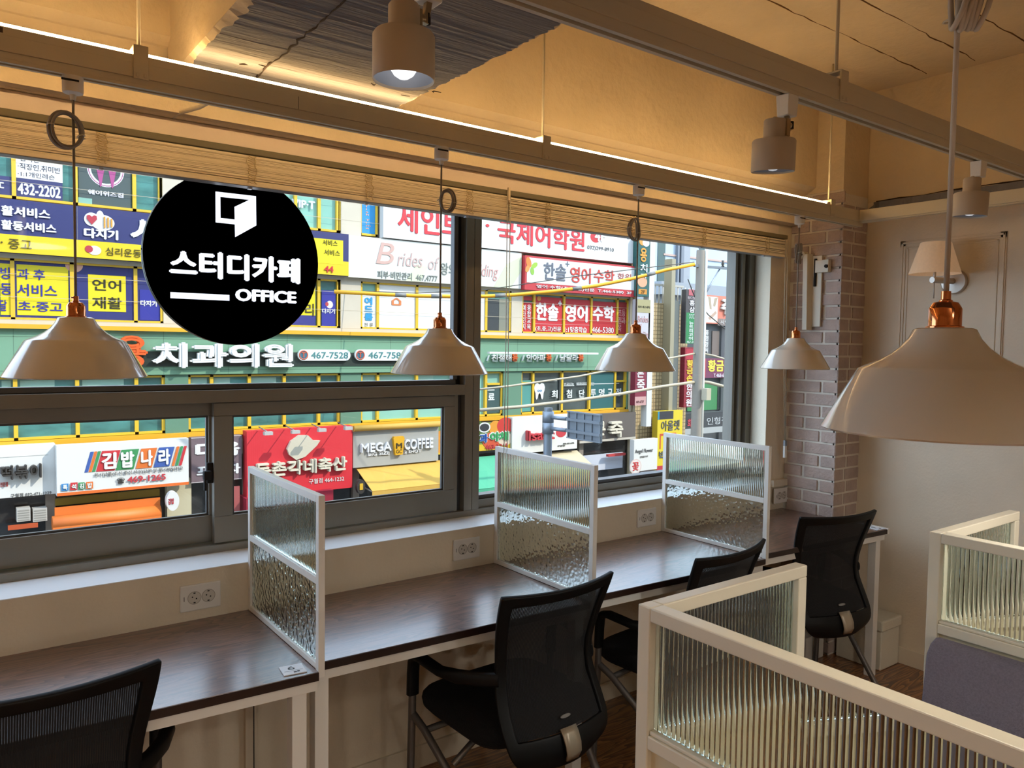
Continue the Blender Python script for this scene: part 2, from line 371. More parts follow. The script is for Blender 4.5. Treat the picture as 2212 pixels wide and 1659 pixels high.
s1 = sash(-1.52, .790, -1.46, .727, YG+.045, 'l'); s2 = sash(.735, 1.690, .797, 1.640, YG+.010, 'r')
b = MB(); b.box(.715, .735, YG+.02, YG+.035, 1.12, 1.19, DARK); b.box(.70, .725, YG-.002, YG+.02, 1.135, 1.165, DARK); b.box(.70, .708, YG-.004, YG+.012, 1.10, 1.14, DARK)
struct(b.build('window_latch', s1, bevel=.003))
# ------------------------------------------------------------------ light raceways
CABLE = mat('grey_fabric_cord', '#8d867c', .8); COPPER = mat('polished_copper', '#d98a5a', .12, metal=1)
SHADE = mat('cream_enamel', '#ded6c6', .16, coat=.6); SHADEIN = mat('white_enamel_inside', '#eeeae0', .4)
STEEL = mat('satin_steel', '#b9a888', .3, metal=.9)
LED = emis('warm_led_strip', (1.0, .64, .28), LED_E)
def bracket(par, x, y, zt, rodtop):
    b = MB(); yb = y+.024
    b.box(x-.017, x+.017, y-.026, y-.021, 2.232, 2.312, TRACKW); b.box(x-.017, x+.017, y-.026, y+.026, 2.308, 2.313, TRACKW); b.box(x-.017, x+.017, y+.021, y+.026, 2.27, 2.31, TRACKW)
    b.box(x-.012, x-.005, y-.029, y-.026, 2.236, 2.246, TRACKW); b.box(x+.005, x+.012, y-.029, y-.026, 2.236, 2.246, TRACKW)
    o = b.build('bracket', par, bevel=.0015)
    MB().tube([(x, y, 2.31), (x, y, rodtop)], .0045, TRACKW, 10).build('hanger_rod', o)
def raceway(name, x0, x1, y, label, rods, led=None, along='X', plate=None):
    t = thing(name, (x0, y, 2.29), label, 'light track', 'ceiling light tracks')
    b = MB(); b.box(x0, x1, y-.020, y+.020, 2.236, 2.290, TRACKW); b.box(x0, x1, y-.0215, y-.020, 2.236, 2.271, TRACKW)
    b.build('channel', t, bevel=.001)
    b = MB(); b.box(x0, x1, y-.018, y-.007, 2.213, 2.2355, TRACKW); b.box(x0, x1, y+.007, y+.018, 2.213, 2.2355, TRACKW); b.box(x0, x1, y-.007, y+.007, 2.226, 2.2355, DARK)
    b.box(x0, x1, y-.0185, y-.018, 2.221, 2.223, TRACKW)
    b.build('track_rail', t)
    for x, top in rods: bracket(t, x, y, 2.29, top)
    if led:
        MB().box(led[0], led[1], y+.008, y+.020, 2.2901, 2.297, TRACKW).build('strip_base', t)
        MB().tube([(led[0], y+.014, 2.303), (led[1], y+.014, 2.303)], .0048, LED, 8).build('led_strip', t)
    return t
tw = raceway('light_track', -2.4, 3.70, 2.10, 'cream light track along the window with a glowing amber strip on top', [(.405, ZC), (1.672, ZC), (3.421, ZC)], (-2.3, 3.425))
b = MB(); b.box(.03, .035, 2.0775, 2.0805, 2.272, 2.288, emis('led_leak', (1, .5, .15), 1.2)); b.box(.062, .125, 2.0795, 2.0801, 2.275, 2.287, mat('dark_label', '#4d3a2a', .6))
b.text('OK', (.066, .078, 2.278, 2.284), 2.0794, mat('label_print', '#8b7455', .6), .02, .0003); b.build('label_sticker', tw)
b = MB(); b.box(.80, .801, 2.078, 2.0788, 2.237, 2.271, DARK); b.build('joint', tw)
up = raceway('light_track', -2.4, 3.655, 1.138, 'cream light track crossing the room with the spotlights', [(1.868, ZC), (-.6, ZC)])
t = thing('light_track', (3.68, 2.12, 2.29), 'short cream light track along the right wall joining the window track', 'light track', 'ceiling light tracks')
b = MB(); b.box(3.66, 3.70, -1.0, 2.079, 2.236, 2.290, TRACKW); b.build('channel', t, bevel=.001)
b = MB(); b.box(3.664, 3.696, -1.0, 2.081, 2.229, 2.2355, TRACKW); b.build('track_rail', t)
bracket(t, 3.68, .2, 2.29, ZC)
tag(MB().tube([(.62, 2.115, 2.262), (.615, 2.2, 2.258), (.60, 2.30, 2.256), (.585, 2.38, 2.262), (.575, 2.44, 2.266), (.572, 2.495, 2.266)], .006, TRACKW).build('power_cable'), 'short white cable from the window light track into the slot above the lintel board', 'cable')
# ------------------------------------------------------------------ pendants
def coil_mesh(m, c, rx, rz, r, turn, loops=5, seed=1):
    rnd = random.Random(seed); b = MB()
    for k in range(loops):
        ox, oy, s = rnd.uniform(-.004, .004), (k-(loops-1)/2)*r*1.7, rnd.uniform(.86, 1.04); ph = rnd.uniform(-.25, .25)
        p = []
        for j in range(29):
            a = 2*math.pi*j/28
            x, y, z = rx*s*math.cos(a)+ox, oy+.003*math.sin(2*a+ph*6), rz*s*math.sin(a)
            x, y = x*math.cos(turn)-y*math.sin(turn), x*math.sin(turn)+y*math.cos(turn)
            p.append((c[0]+x, c[1]+y, c[2]+z))
        b.tube(p, r, m, 7, False)
    for a in (math.pi, -.3):
        x, y = rx*math.cos(a), 0; x, y = x*math.cos(turn), x*math.sin(turn); z = rz*math.sin(a)
        b.tube([(c[0]+x+.006*math.cos(2*math.pi*j/12)*math.cos(turn)*1.3, c[1]+y+loops*r*math.sin(2*math.pi*j/12)*1.0, c[2]+z+.0005*j) for j in range(13)], .0014, TRACKW, 6, False)
    return b
def pendant(x, y, zr, label, ztop, coilz, rx, rz, turn, cdx=0, adapter=True, cord=CABLE, loops=5, seed=1, cr=.003, lit=False):
    t = thing('pendant_lamp', (x, y, zr), label, 'pendant lamp', 'white pendant lamps')
    prof = [(.1535, 0), (.107, .083), (.100, .0865), (.084, .0935), (.068, .1025), (.055, .113), (.045, .125), (.0385, .138), (.034, .140), (.0, .140)]
    b = MB(); b.open_lathe(prof[:-1], (x, y, zr), SHADE, 72); b.open_lathe([(max(r-.0035, .001), h-.0025) for r, h in prof[:-1]], (x, y, zr), SHADEIN, 72)
    b.open_lathe([(.1535, 0), (.150, -.0025)], (x, y, zr), SHADE, 72)
    b.build('shade', t, smooth=38)
    b = MB(); b.lathe([(.0235, .139), (.0235, .142), (.0205, .143), (.0205, .166), (.0195, .168), (.0155, .1745), (.0085, .1765), (.0085, .178), (.0062, .179), (.0062, .190), (.0, .190)], (x, y, zr), COPPER, 40)
    b.tube([(x-.006, y-.002, zr+.186), (x-.0105, y-.003, zr+.186)], .0016, COPPER, 8)
    b.build('copper_cap', t, smooth=40)
    MB().tube([(x, y, zr+.188), (x, y, ztop)], cr, cord, 10).build('cord', t)
    coil_mesh(cord, (x+cdx, y-.012, coilz), rx, rz, cr, turn, loops, seed).build('cord_coil', t)
    MB().lathe([(0, .07), (.012, .072), (.022, .08), (.029, .098), (.026, .118), (.014, .132), (.013, .1375)], (x, y, zr), emis('lit_pendant_bulb', (1, .95, .84), 60) if lit else mat('opal_bulb', '#d8d2c4', .3), 24).build('bulb', t, smooth=60)
    if adapter:
        b = MB(); b.lathe([(.0, ztop), (.006, ztop), (.0075, ztop+.012), (.0215, ztop+.016), (.0225, ztop+.020), (.0225, 2.213)], (x, y, 0), WHITE, 28)
        b.box(x-.026, x+.01, y-.024, y-.020, 2.198, 2.202, DARK)
        b.build('track_adapter', t, smooth=40)
    else:
        MB().lathe([(0, ztop-.004), (.045, ztop-.004), (.05, ztop+.01), (.05, ZC)], (x, y, 0), WHITE, 28).build('ceiling_rose', t, smooth=40)
    return t
pendant(.262, 2.1, 1.512, 'white pendant lamp with copper cap, cut by the left picture edge beside the round sign', 2.16, 2.086, .034, .041, .25, -.016, seed=3)
pendant(1.270, 2.1, 1.510, 'white pendant lamp in front of the window mullion, copper cap and coiled cord', 2.16, 2.049, .022, .036, -.6, .016, seed=4)
pendant(2.142, 2.1, 1.512, 'white pendant lamp with a round cord coil hanging before the wide right window', 2.16, 2.042, .037, .042, .3, -.03, seed=5, loops=3)
pendant(3.19, 2.1, 1.512, 'smallest looking white pendant lamp hanging against the brick pillar', 2.16, 2.04, .008, .045, .9, -.018, seed=6)
PALEC = mat('pale_fabric_cord', '#b7aea0', .8)
pendant(1.105, .499, 1.492, 'big near white pendant lamp hanging over the booth with copper cap', 2.93, 2.062, .026, .036, .8, .0, False, PALEC, 6, 9, .0036, True)
# ------------------------------------------------------------------ spotlights on the crossing track
SPOT = mat('beige_spot_enamel', '#b9aa94', .6)
def spot(x, y, zb, label, tilt, az, axis_dx=.045, lit=.25):
    """head centre (x, y), opening at height zb; the arm and adapter sit to its right on the track"""
    t = thing('track_spotlight', (x, y, zb), label, 'spotlight', 'beige track spotlights')
    R = .0505; pr = [(R-.0025, .004), (R-.001, 0), (R, .002), (R, .070), (R-.003, .0745), (.0275, .0755), (.0255, .078), (.0255, .118), (.023, .1215), (.006, .122), (.006, .125), (.004, .127), (0, .127)]
    b = MB(); b.open_lathe(pr, (0, 0, 0), SPOT, 48); b.open_lathe([(R-.0025, .004), (R-.0025, .068), (.0, .070)], (0, 0, 0), mat('pale_reflector', '#85878c', .35), 48)
    Mx = Matrix.Translation((x, y, zb)) @ Matrix.Rotation(az, 4, 'Z') @ Matrix.Rotation(tilt, 4, 'X')
    # keep the open end open: the lathe is capped only at its top
    bmesh.ops.transform(b.bm, matrix=Mx, verts=b.bm.verts); b.build('lamp_head', t, smooth=40)
    b = MB(); b.lathe([(0, .002), (.008, .0035), (.016, .009), (.0225, .019), (.024, .032), (.024, .05), (.02, .066)], (0, 0, 0), emis('lit_bulb_%d' % (lit*100), (.93, .95, 1.0), BULB_E*lit), 32)
    bmesh.ops.transform(b.bm, matrix=Mx, verts=b.bm.verts); b.build('bulb', t, smooth=60)
    top = Mx @ Vector((.030, 0, .102)); ax = x+axis_dx
    b = MB(); b.bar(top+Vector((-.006, -.004, -.022)), top+Vector((-.006, -.004, .018)), .014, .006, STEEL, (0, 1, 0)); b.tube([top+Vector((-.004, 0, .004)), top+Vector((.008, 0, .006))], .007, STEEL, 12)
    b.bar(top+Vector((.008, 0, -.002)), (ax, 1.138, 2.166), .011, .011, STEEL, (0, 1, 0)); b.tube([top+Vector((.013, 0, -.002)), top+Vector((.013, 0, .016))], .006, DARK, 10)
    b.build('arm', t, bevel=.001)
    b = MB(); i = b.mi(WHITE)
    b.hexa([(ax-.018, 1.122, 2.163), (ax+.018, 1.122, 2.163), (ax+.018, 1.154, 2.163), (ax-.018, 1.154, 2.163), (ax-.021, 1.120, 2.213), (ax+.021, 1.120, 2.213), (ax+.021, 1.156, 2.213), (ax-.021, 1.156, 2.213)], WHITE)
    b.build('track_adapter', t, bevel=.002)
    return t
spot(.615, 1.138, 2.028, 'near beige track spotlight hanging before the grey beam, lit bulb showing', 0.0, 0, .045, 1.0)
spot(1.612, 1.138, 2.024, 'beige track spotlight hanging under the middle bracket of the crossing track', .10, -.8, .05)
spot(2.655, 1.138, 2.032, 'far beige track spotlight hanging above the wall sconce', .04, 0, .05)
# ------------------------------------------------------------------ blinds
SLAT = mat('ivory_blind_slat', '#e2d2b4', .45, var=.06, vscale=6, stretch=(.4, 30, 40)); BRAIL = mat('grey_blind_rail', '#8d8a86', .4); LADDER = mat('blind_ladder_cord', '#cdb688', .8)
def blind(x0, x1, n, label, ladders, loose):
    t = thing('venetian_blind', (x0, 2.45, 2.195), label, 'blind', 'window blinds'); rnd = random.Random(int(x1*100))
    MB().box(x0, x1, 2.425, 2.475, 2.176, 2.196, mat('olive_headrail', '#6a6148', .5)).build('headrail', t, bevel=.002)
    b = MB(); zt, zb = 2.174, 2.096; hh = (zt-zb)/n*(.46 if loose == 0 else .36)
    for k in range(n):
        z = zb+(zt-zb)*(k+.5)/n+rnd.uniform(-.0008, .0008); dy = rnd.uniform(-.0026, .0026); tl = rnd.uniform(-.0006, .001)+loose; dz = rnd.uniform(-.002, .002)
        b.hexa([(x0, 2.430+dy, z-hh-tl), (x1, 2.430+dy, z-hh-tl+dz), (x1, 2.470+dy, z-hh+tl+dz), (x0, 2.470+dy, z-hh+tl), (x0, 2.430+dy, z+hh-tl), (x1, 2.430+dy, z+hh-tl+dz), (x1, 2.470+dy, z+hh+tl+dz), (x0, 2.470+dy, z+hh+tl)], SLAT)
    b.build('slats', t)
    b = MB(); b.box(x0, x1, 2.428, 2.472, 2.081, 2.094, SLAT); b.box(x0, x1, 2.430, 2.470, 2.079, 2.081, BRAIL); b.build('bottom_rail', t, bevel=.002)
    for lx in ladders:
        b = MB()
        for s in (-.012, .012):
            p = [(lx+s+rnd.uniform(-.006, .006), 2.424+rnd.uniform(-.003, .001), 2.172-.0065*k) for k in range(14)]; b.tube(p, .0012, LADDER, 5)
        for k in range(13): b.tube([(lx-.012+rnd.uniform(-.003, .003), 2.423, 2.17-.0065*k), (lx, 2.421, 2.166-.0065*k), (lx+.012, 2.423, 2.168-.0065*k+rnd.uniform(-.003, .003))], .001, LADDER, 5)
        b.box(lx-.006, lx+.006, 2.44, 2.455, 2.074, 2.079, mat('clear_clip', '#c4c6c8', .2)); b.build('ladder_cord', t)
    return t
lx = lambda px, py: at(px, py, 'Y', 2.44).x
bl1 = blind(-1.55, 1.768, 21, 'long ivory venetian blind drawn up over the left half of the window', [-1.2, -.5, lx(218, 300), lx(541, 350), lx(793, 390), lx(1010, 440)], .0)
bl2 = blind(1.776, 3.585, 15, 'shorter ivory venetian blind drawn up over the wide right window, slivers of light between slats', [lx(1178, 470), lx(1362, 490), lx(1516, 520), lx(1652, 535)], .0015)
WAND = mat('clear_plastic_cord', '#b9b2a2', .25)
b = MB(); b.box(1.763, 1.773, 2.418, 2.428, 2.155, 2.205, mat('ivory_cord_lock', '#dcc8a6', .4)); b.build('cord_lock', bl2, bevel=.002)
MB().tube([(1.759, 2.42, 2.19), (1.76, 2.418, 1.6), (1.757, 2.418, .99)], .0016, WAND, 6).tube([(1.774, 2.42, 2.17), (1.772, 2.418, 1.6), (1.774, 2.418, .99)], .0016, WAND, 6).build('pull_cord', bl2)
b = MB(); b.tube([(3.565, 2.425, 2.17), (3.573, 2.424, 1.7), (3.61, 2.424, 1.11)], .0018, WAND, 6).tube([(3.585, 2.425, 2.17), (3.593, 2.424, 1.7), (3.622, 2.424, 1.11)], .0018, WAND, 6); b.build('pull_cord', bl2)
b = MB(); b.box(3.608, 3.626, 2.418, 2.430, 1.022, 1.085, WHITE); b.box(3.608, 3.626, 2.417, 2.431, 1.085, 1.115, mat('grey_clip', '#7f8288', .3)); b.build('cord_tensioner', bl2, bevel=.002)
# ------------------------------------------------------------------ round lit sign hung inside the window
YS = 2.575
sg = at(491, 552, 'Y', YS); SR = .2805; SX = (at(303, 560, 'Y', YS).x+at(691, 560, 'Y', YS).x)/2; SZ = at(500, 745, 'Y', YS).z+SR
t = thing('round_sign', (SX, YS, SZ), 'round black lit sign with white Korean lettering hanging inside the left window', 'sign')
b = MB(); b.disc((SX, SZ), SR-.001, YS, YS+.004, mat('black_acrylic', '#060505', .35, spec=.3), 72); b.build('face', t)
b = MB(); b.lathe([(SR, 0), (SR, .006), (SR-.003, .007), (SR-.003, .012), (SR, .013), (SR, .026), (SR-.02, .027), (0, .027)], (SX, YS, SZ), mat('black_sign_rim', '#2b2a2a', .35), 72, 'Y'); b.tube([(SX-SR+.001, YS+.018, SZ+.01), (SX-SR-.0006, YS+.018, SZ+.01)], .003, DARK, 8); b.build('rim', t, smooth=30)
GLOW = emis('lit_letters', (.80, .87, 1.0), 1.15)
def srect(x0, yt, yb, x1, y=YS):
    a, q = at(x0, yt, 'Y', y), at(x0, yb, 'Y', y); return (a.x, at(x1, (yt+yb)/2+6, 'Y', y).x, q.z, a.z)
b = MB()
b.text('스터디카페', srect(365, 536, 597, 648), YS, GLOW, .045, .003); b.text('OFFICE', srect(508, 623, 650, 640), YS, GLOW, .05, .003)
r = srect(368, 631, 644, 495); b.box(r[0], r[1], YS-.003, YS, r[2], r[3], GLOW); b.build('lettering', t)
b = MB(); S = lambda *p: [tuple(at(x, y, 'Y', YS-.003)) for x, y in p]
for q in (S((466, 413.7), (553, 423.8), (539, 431.4), (476, 425)), S((466, 413.7), (476, 425), (476.5, 471), (466.3, 480)), S((466.3, 480), (476.5, 471), (507.3, 474), (507.6, 484.5)), S((507, 446.6), (539, 431.4), (553, 423.8), (553.7, 487), (508.4, 512))): b.poly(q, GLOW, .003)
b.build('door_emblem', t)
for d in (-.12, .12): MB().tube([(SX+d, YS+.012, SZ+.25), (SX+d, YS+.012, 2.262)], .0015, DARK, 6).build('hanging_wire', t)
# ------------------------------------------------------------------ desks, partitions, outlets
DESK = wood('dark_oak_veneer', '#664538', '#7a5646', .30, 'X', 1.3); DESKE = mat('dark_edge_band', '#2a1812', .35)
REED = rough_glass('reeded_glass', (.93, .97, .95), False); HAMMER = rough_glass('hammered_glass', (.93, .97, .95), True)
PX = [.790, 1.765, 2.738]; ZD = .73
def desk(x0, x1, yl, yr, label, legs):
    t = thing('desk', ((x0+x1)/2, 2.2, 0), label, 'desk', 'dark desks along the window')
    b = MB(); i = b.mi(DESK); b.hexa([(x0, yl, ZD-.024), (x1, yr, ZD-.024), (x1, YW-.001, ZD-.024), (x0, YW-.001, ZD-.024), (x0, yl, ZD), (x1, yr, ZD), (x1, YW-.001, ZD), (x0, YW-.001, ZD)], DESK)
    b.build('table_top', t, bevel=.0015)
    b = MB(); b.hexa([(x0, yl-.0012, ZD-.0235), (x1, yr-.0012, ZD-.0235), (x1, yr+.0005, ZD-.0235), (x0, yl+.0005, ZD-.0235), (x0, yl-.0012, ZD-.0012), (x1, yr-.0012, ZD-.0012), (x1, yr+.0005, ZD-.0012), (x0, yl+.0005, ZD-.0012)], DESKE); b.build('edge_band', t)
    b = MB(); b.hexa([(x0, yl+.012, ZD-.055), (x1, yr+.012, ZD-.055), (x1, yr+.042, ZD-.055), (x0, yl+.042, ZD-.055), (x0, yl+.012, ZD-.024), (x1, yr+.012, ZD-.024), (x1, yr+.042, ZD-.024), (x0, yl+.042, ZD-.024)], WHITE); b.build('apron', t)
    for lx, ly in legs: MB().box(lx-.02, lx+.02, ly, ly+.04, 0, ZD-.024, WHITE).build('leg', t, bevel=.002)
    return t
desk(-.20, .790, 1.955, 1.905, 'dark wood desk section at the left end below the round sign', [(.745, 1.925), (-.15, 2.43)])
desk(.808, 1.765, 1.962, 1.918, 'dark wood desk section behind the front mesh chair', [(.828, 1.975), (1.735, 1.935)])
desk(1.783, 2.738, 1.960, 1.910, 'dark wood desk section before the wide right window', [(2.708, 1.93)])
d4 = desk(2.756, 3.700, 1.962, 1.90, 'dark wood desk section at the brick pillar with a grey steel leg', [(3.66, 1.92)])
b = MB(); b.hexa([(3.700, 1.895, ZD-.024), (3.712, 1.895, ZD-.024), (3.712, 2.185, ZD-.024), (3.700, 2.185, ZD-.024), (3.700, 1.895, ZD+.004), (3.712, 1.895, ZD+.004), (3.712, 2.185, ZD+.004), (3.700, 2.185, ZD+.004)], WHITE); b.build('end_cap', d4)
def reed_panel(b, along, x, y, a0, a1, z0, z1, m, pitch=.0106, flat=.004, rise=.0030):
    """ribbed pane: along 'Y' it stands in the plane x, along 'X' in the plane y; the ribs face -x / -y"""
    n = max(1, round((a1-a0)/pitch)); p = (a1-a0)/n; i = b.mi(m); prof = []
    for k in range(n):
        for j in range(8):
            u = j/8; prof.append((a0+(k+u)*p, flat/2+rise*math.sqrt(max(0, 1-(2*u-1)**2))))
    prof.append((a1, flat/2))
    P = (lambda a, d, z: (x-d, a, z)) if along == 'Y' else (lambda a, d, z: (a, y-d, z))
    F = [(b.bm.verts.new(P(a, d, z0)), b.bm.verts.new(P(a, d, z1))) for a, d in prof]
    B = [(b.bm.verts.new(P(a, -flat/2, z0)), b.bm.verts.new(P(a, -flat/2, z1))) for a in (a0, a1)]
    for (p0, p1), (q0, q1) in zip(F, F[1:]): b.face([p0, q0, q1, p1], i, True)
    b.face([B[1][0], B[0][0], B[0][1], B[1][1]], i)
    b.face([F[0][0], B[0][0], B[1][0]]+[f[0] for f in F[:0:-1]], i); b.face([F[0][1]]+[f[1] for f in F[1:]]+[B[1][1], B[0][1]], i)
    b.face([F[0][0], F[0][1], B[0][1], B[0][0]], i); b.face([F[-1][1], F[-1][0], B[1][0], B[1][1]], i)
    return b
def partition(x, label):
    t = thing('desk_partition', (x+.009, 2.2, ZD), label, 'desk partition', 'glass desk partitions')
    y0, y1, z0, z1, w = 1.908, YW-.002, ZD+.001, 1.199, .02
    b = MB(); b.box(x, x+.018, y0, y0+w, z0-.02, z1, WHITE); b.box(x, x+.018, y1-w, y1, z0, z1, WHITE)
    b.box(x, x+.018, y0+w, y1-w, z1-w, z1, WHITE); b.box(x, x+.018, y0+w, y1-w, z0, z0+.016, WHITE); b.box(x, x+.018, y0+w, y1-w, .960, .980, WHITE)
    b.build('frame', t, bevel=.001)
    b = MB(); reed_panel(b, 'Y', x+.011, 0, y0+w+.001, y1-w-.001, .981, z1-w-.001, REED); b.build('reeded_pane', t, smooth=30)
    b = MB(); b.box(x+.007, x+.012, y0+w+.001, y1-w-.001, z0+.017, .959, HAMMER); b.build('hammered_pane', t)
    return t
partition(PX[0], 'nearest white framed glass desk partition, beside the number card 6')
partition(PX[1], 'white framed glass desk partition between the two double outlets, behind the front mesh chair')
partition(PX[2], 'far white framed glass desk partition, nearest the brick pillar')
CARD = mat('white_card', '#eceef2', .4); INK = cm('#3a3d42')
def card2(x, y, rz, label, num):
    t = thing('number_card', (x, y, ZD+.0005), label, 'number card', rz=rz)
    b = MB(); b.box(-.030, .030, -.030, .030, 0, .0022, CARD); me = b.build('card'); me.parent = t
    b = MB(); b.text(num, (-.012, .006, -.002, .020), 0, INK, .0, .0003)
    b.box(-.024, .024, -.0003, 0, -.009, -.0085, INK); b.box(-.002, .006, -.0003, 0, -.022, -.016, INK); b.box(.007, .014, -.0003, 0, -.021, -.014, INK)
    o = b.build('print'); o.parent = t
    for v in o.data.vertices: v.co = (v.co.x, v.co.z, .0023-v.co.y)
c = card2(.738, 1.955, -.12, 'white number card printed 6 at the front corner of the left desk', '6')
card2(2.700, 1.955, -.1, 'white number card at the foot of the far partition, half behind a chair', '8')
card2(3.668, 1.94, -.1, 'white number card on the far corner of the desk at the brick pillar', '9')
OUT = mat('white_outlet_plastic', '#e3e0da', .35)
def outlet(x, z, label, yw=YW):
    t = thing('wall_outlet', (x, yw, z), label, 'power outlet', 'double outlets under the window sill')
    MB().box(x-.061, x+.061, yw-.009, yw, z-.041, z+.041, OUT).build('plate', t, bevel=.003)
    for dx in (-.019, .023):
        b = MB(); b.lathe([(.0188, -.0092), (.0205, -.0092), (.0205, -.0098), (.0188, -.0098)], (x+dx, yw, z), mat('outlet_ring', '#a19b92', .5), 28, 'Y', True); b.lathe([(.0188, -.0096), (.0165, -.0094), (0, -.0093)], (x+dx, yw, z), mat('outlet_dish', '#c9c4bb', .4), 28, 'Y')
        for sx in (-.006, .006): b.tube([(x+dx+sx, yw-.0092, z-sx*.5), (x+dx+sx, yw-.0102, z-sx*.5)], .0022, DARK, 8)
        b.box(x+dx-.003, x+dx+.003, yw-.0108, yw-.009, z+.0135, z+.0165, DARK); b.box(x+dx-.003, x+dx+.003, yw-.0108, yw-.009, z-.0165, z-.0135, DARK)
        b.build('socket', t, smooth=40)
    MB().box(x-.050, x-.0485, yw-.0098, yw-.009, z-.007, z+.007, DARK).build('indicator', t)
outlet(.641, .802, 'white double outlet left of the nearest glass partition')
outlet(1.633, .808, 'white double outlet left of the middle glass partition')
outlet(2.634, .808, 'white double outlet left of the far glass partition')
outlet(3.655, .808, 'white double outlet in the corner beside the brick pillar', YW-.02)
# ------------------------------------------------------------------ chairs
BLACK = mat('black_chair_plastic', '#0a0a0b', .5, spec=.3); FABRIC = mat('black_seat_fabric', '#0a0b0e', .95, bump=.4, bscale=300); LEGM = mat('grey_chair_steel', '#6f6a66', .4, metal=.7)
def mesh_fabric():
    mt = bpy.data.materials.new('black_mesh_fabric'); mt.use_nodes = True; nt = mt.node_tree; b = nt.nodes['Principled BSDF']
    b.inputs['Base Color'].default_value = (.006, .006, .007, 1); b.inputs['Roughness'].default_value = .9
    tc = nt.nodes.new('ShaderNodeTexCoord'); wv = nt.nodes.new('ShaderNodeTexWave'); wv.inputs['Scale'].default_value = 65; wv.bands_direction = 'X'
    rp = nt.nodes.new('ShaderNodeValToRGB'); rp.color_ramp.elements[0].position = .06; rp.color_ramp.elements[0].color = (.88, .88, .88, 1); rp.color_ramp.elements[1].position = .22; rp.color_ramp.elements[1].color = (1, 1, 1, 1)
    nt.links.new(tc.outputs['Object'], wv.inputs['Vector']); nt.links.new(wv.outputs['Fac'], rp.inputs[0]); nt.links.new(rp.outputs[0], b.inputs['Alpha']); return mt
MESHF = mesh_fabric()
ZS = [.335, .35, .375, .40, .43, .46, .50, .55, .60, .65, .70, .75, .80, .835, .858, .868]
def lerp(tab, z):
    for (a, p), (c, q) in zip(tab, tab[1:]):
        if z <= c: return p+(q-p)*max(0, (z-a)/(c-a))
    return tab[-1][1]
WT = [(.335, .12), (.35, .16), (.375, .188), (.40, .200), (.44, .207), (.50, .206), (.55, .199), (.60, .195), (.65, .197), (.70, .205), (.75, .214), (.80, .222), (.85, .2275), (.87, .2275)]
YT = [(.335, -.235), (.38, -.245), (.42, -.232), (.48, -.197), (.55, -.165), (.62, -.155), (.68, -.163), (.75, -.182), (.82, -.205), (.87, -.226)]
def bk(u, z): w = lerp(WT, z); return Vector((u*w, lerp(YT, z)-.042*(1-u*u), z+.006*(u*u) if z > .84 else z))
US = [-1, -.93, -.83, -.6, -.4, -.2, 0, .2, .4, .6, .83, .93, 1]
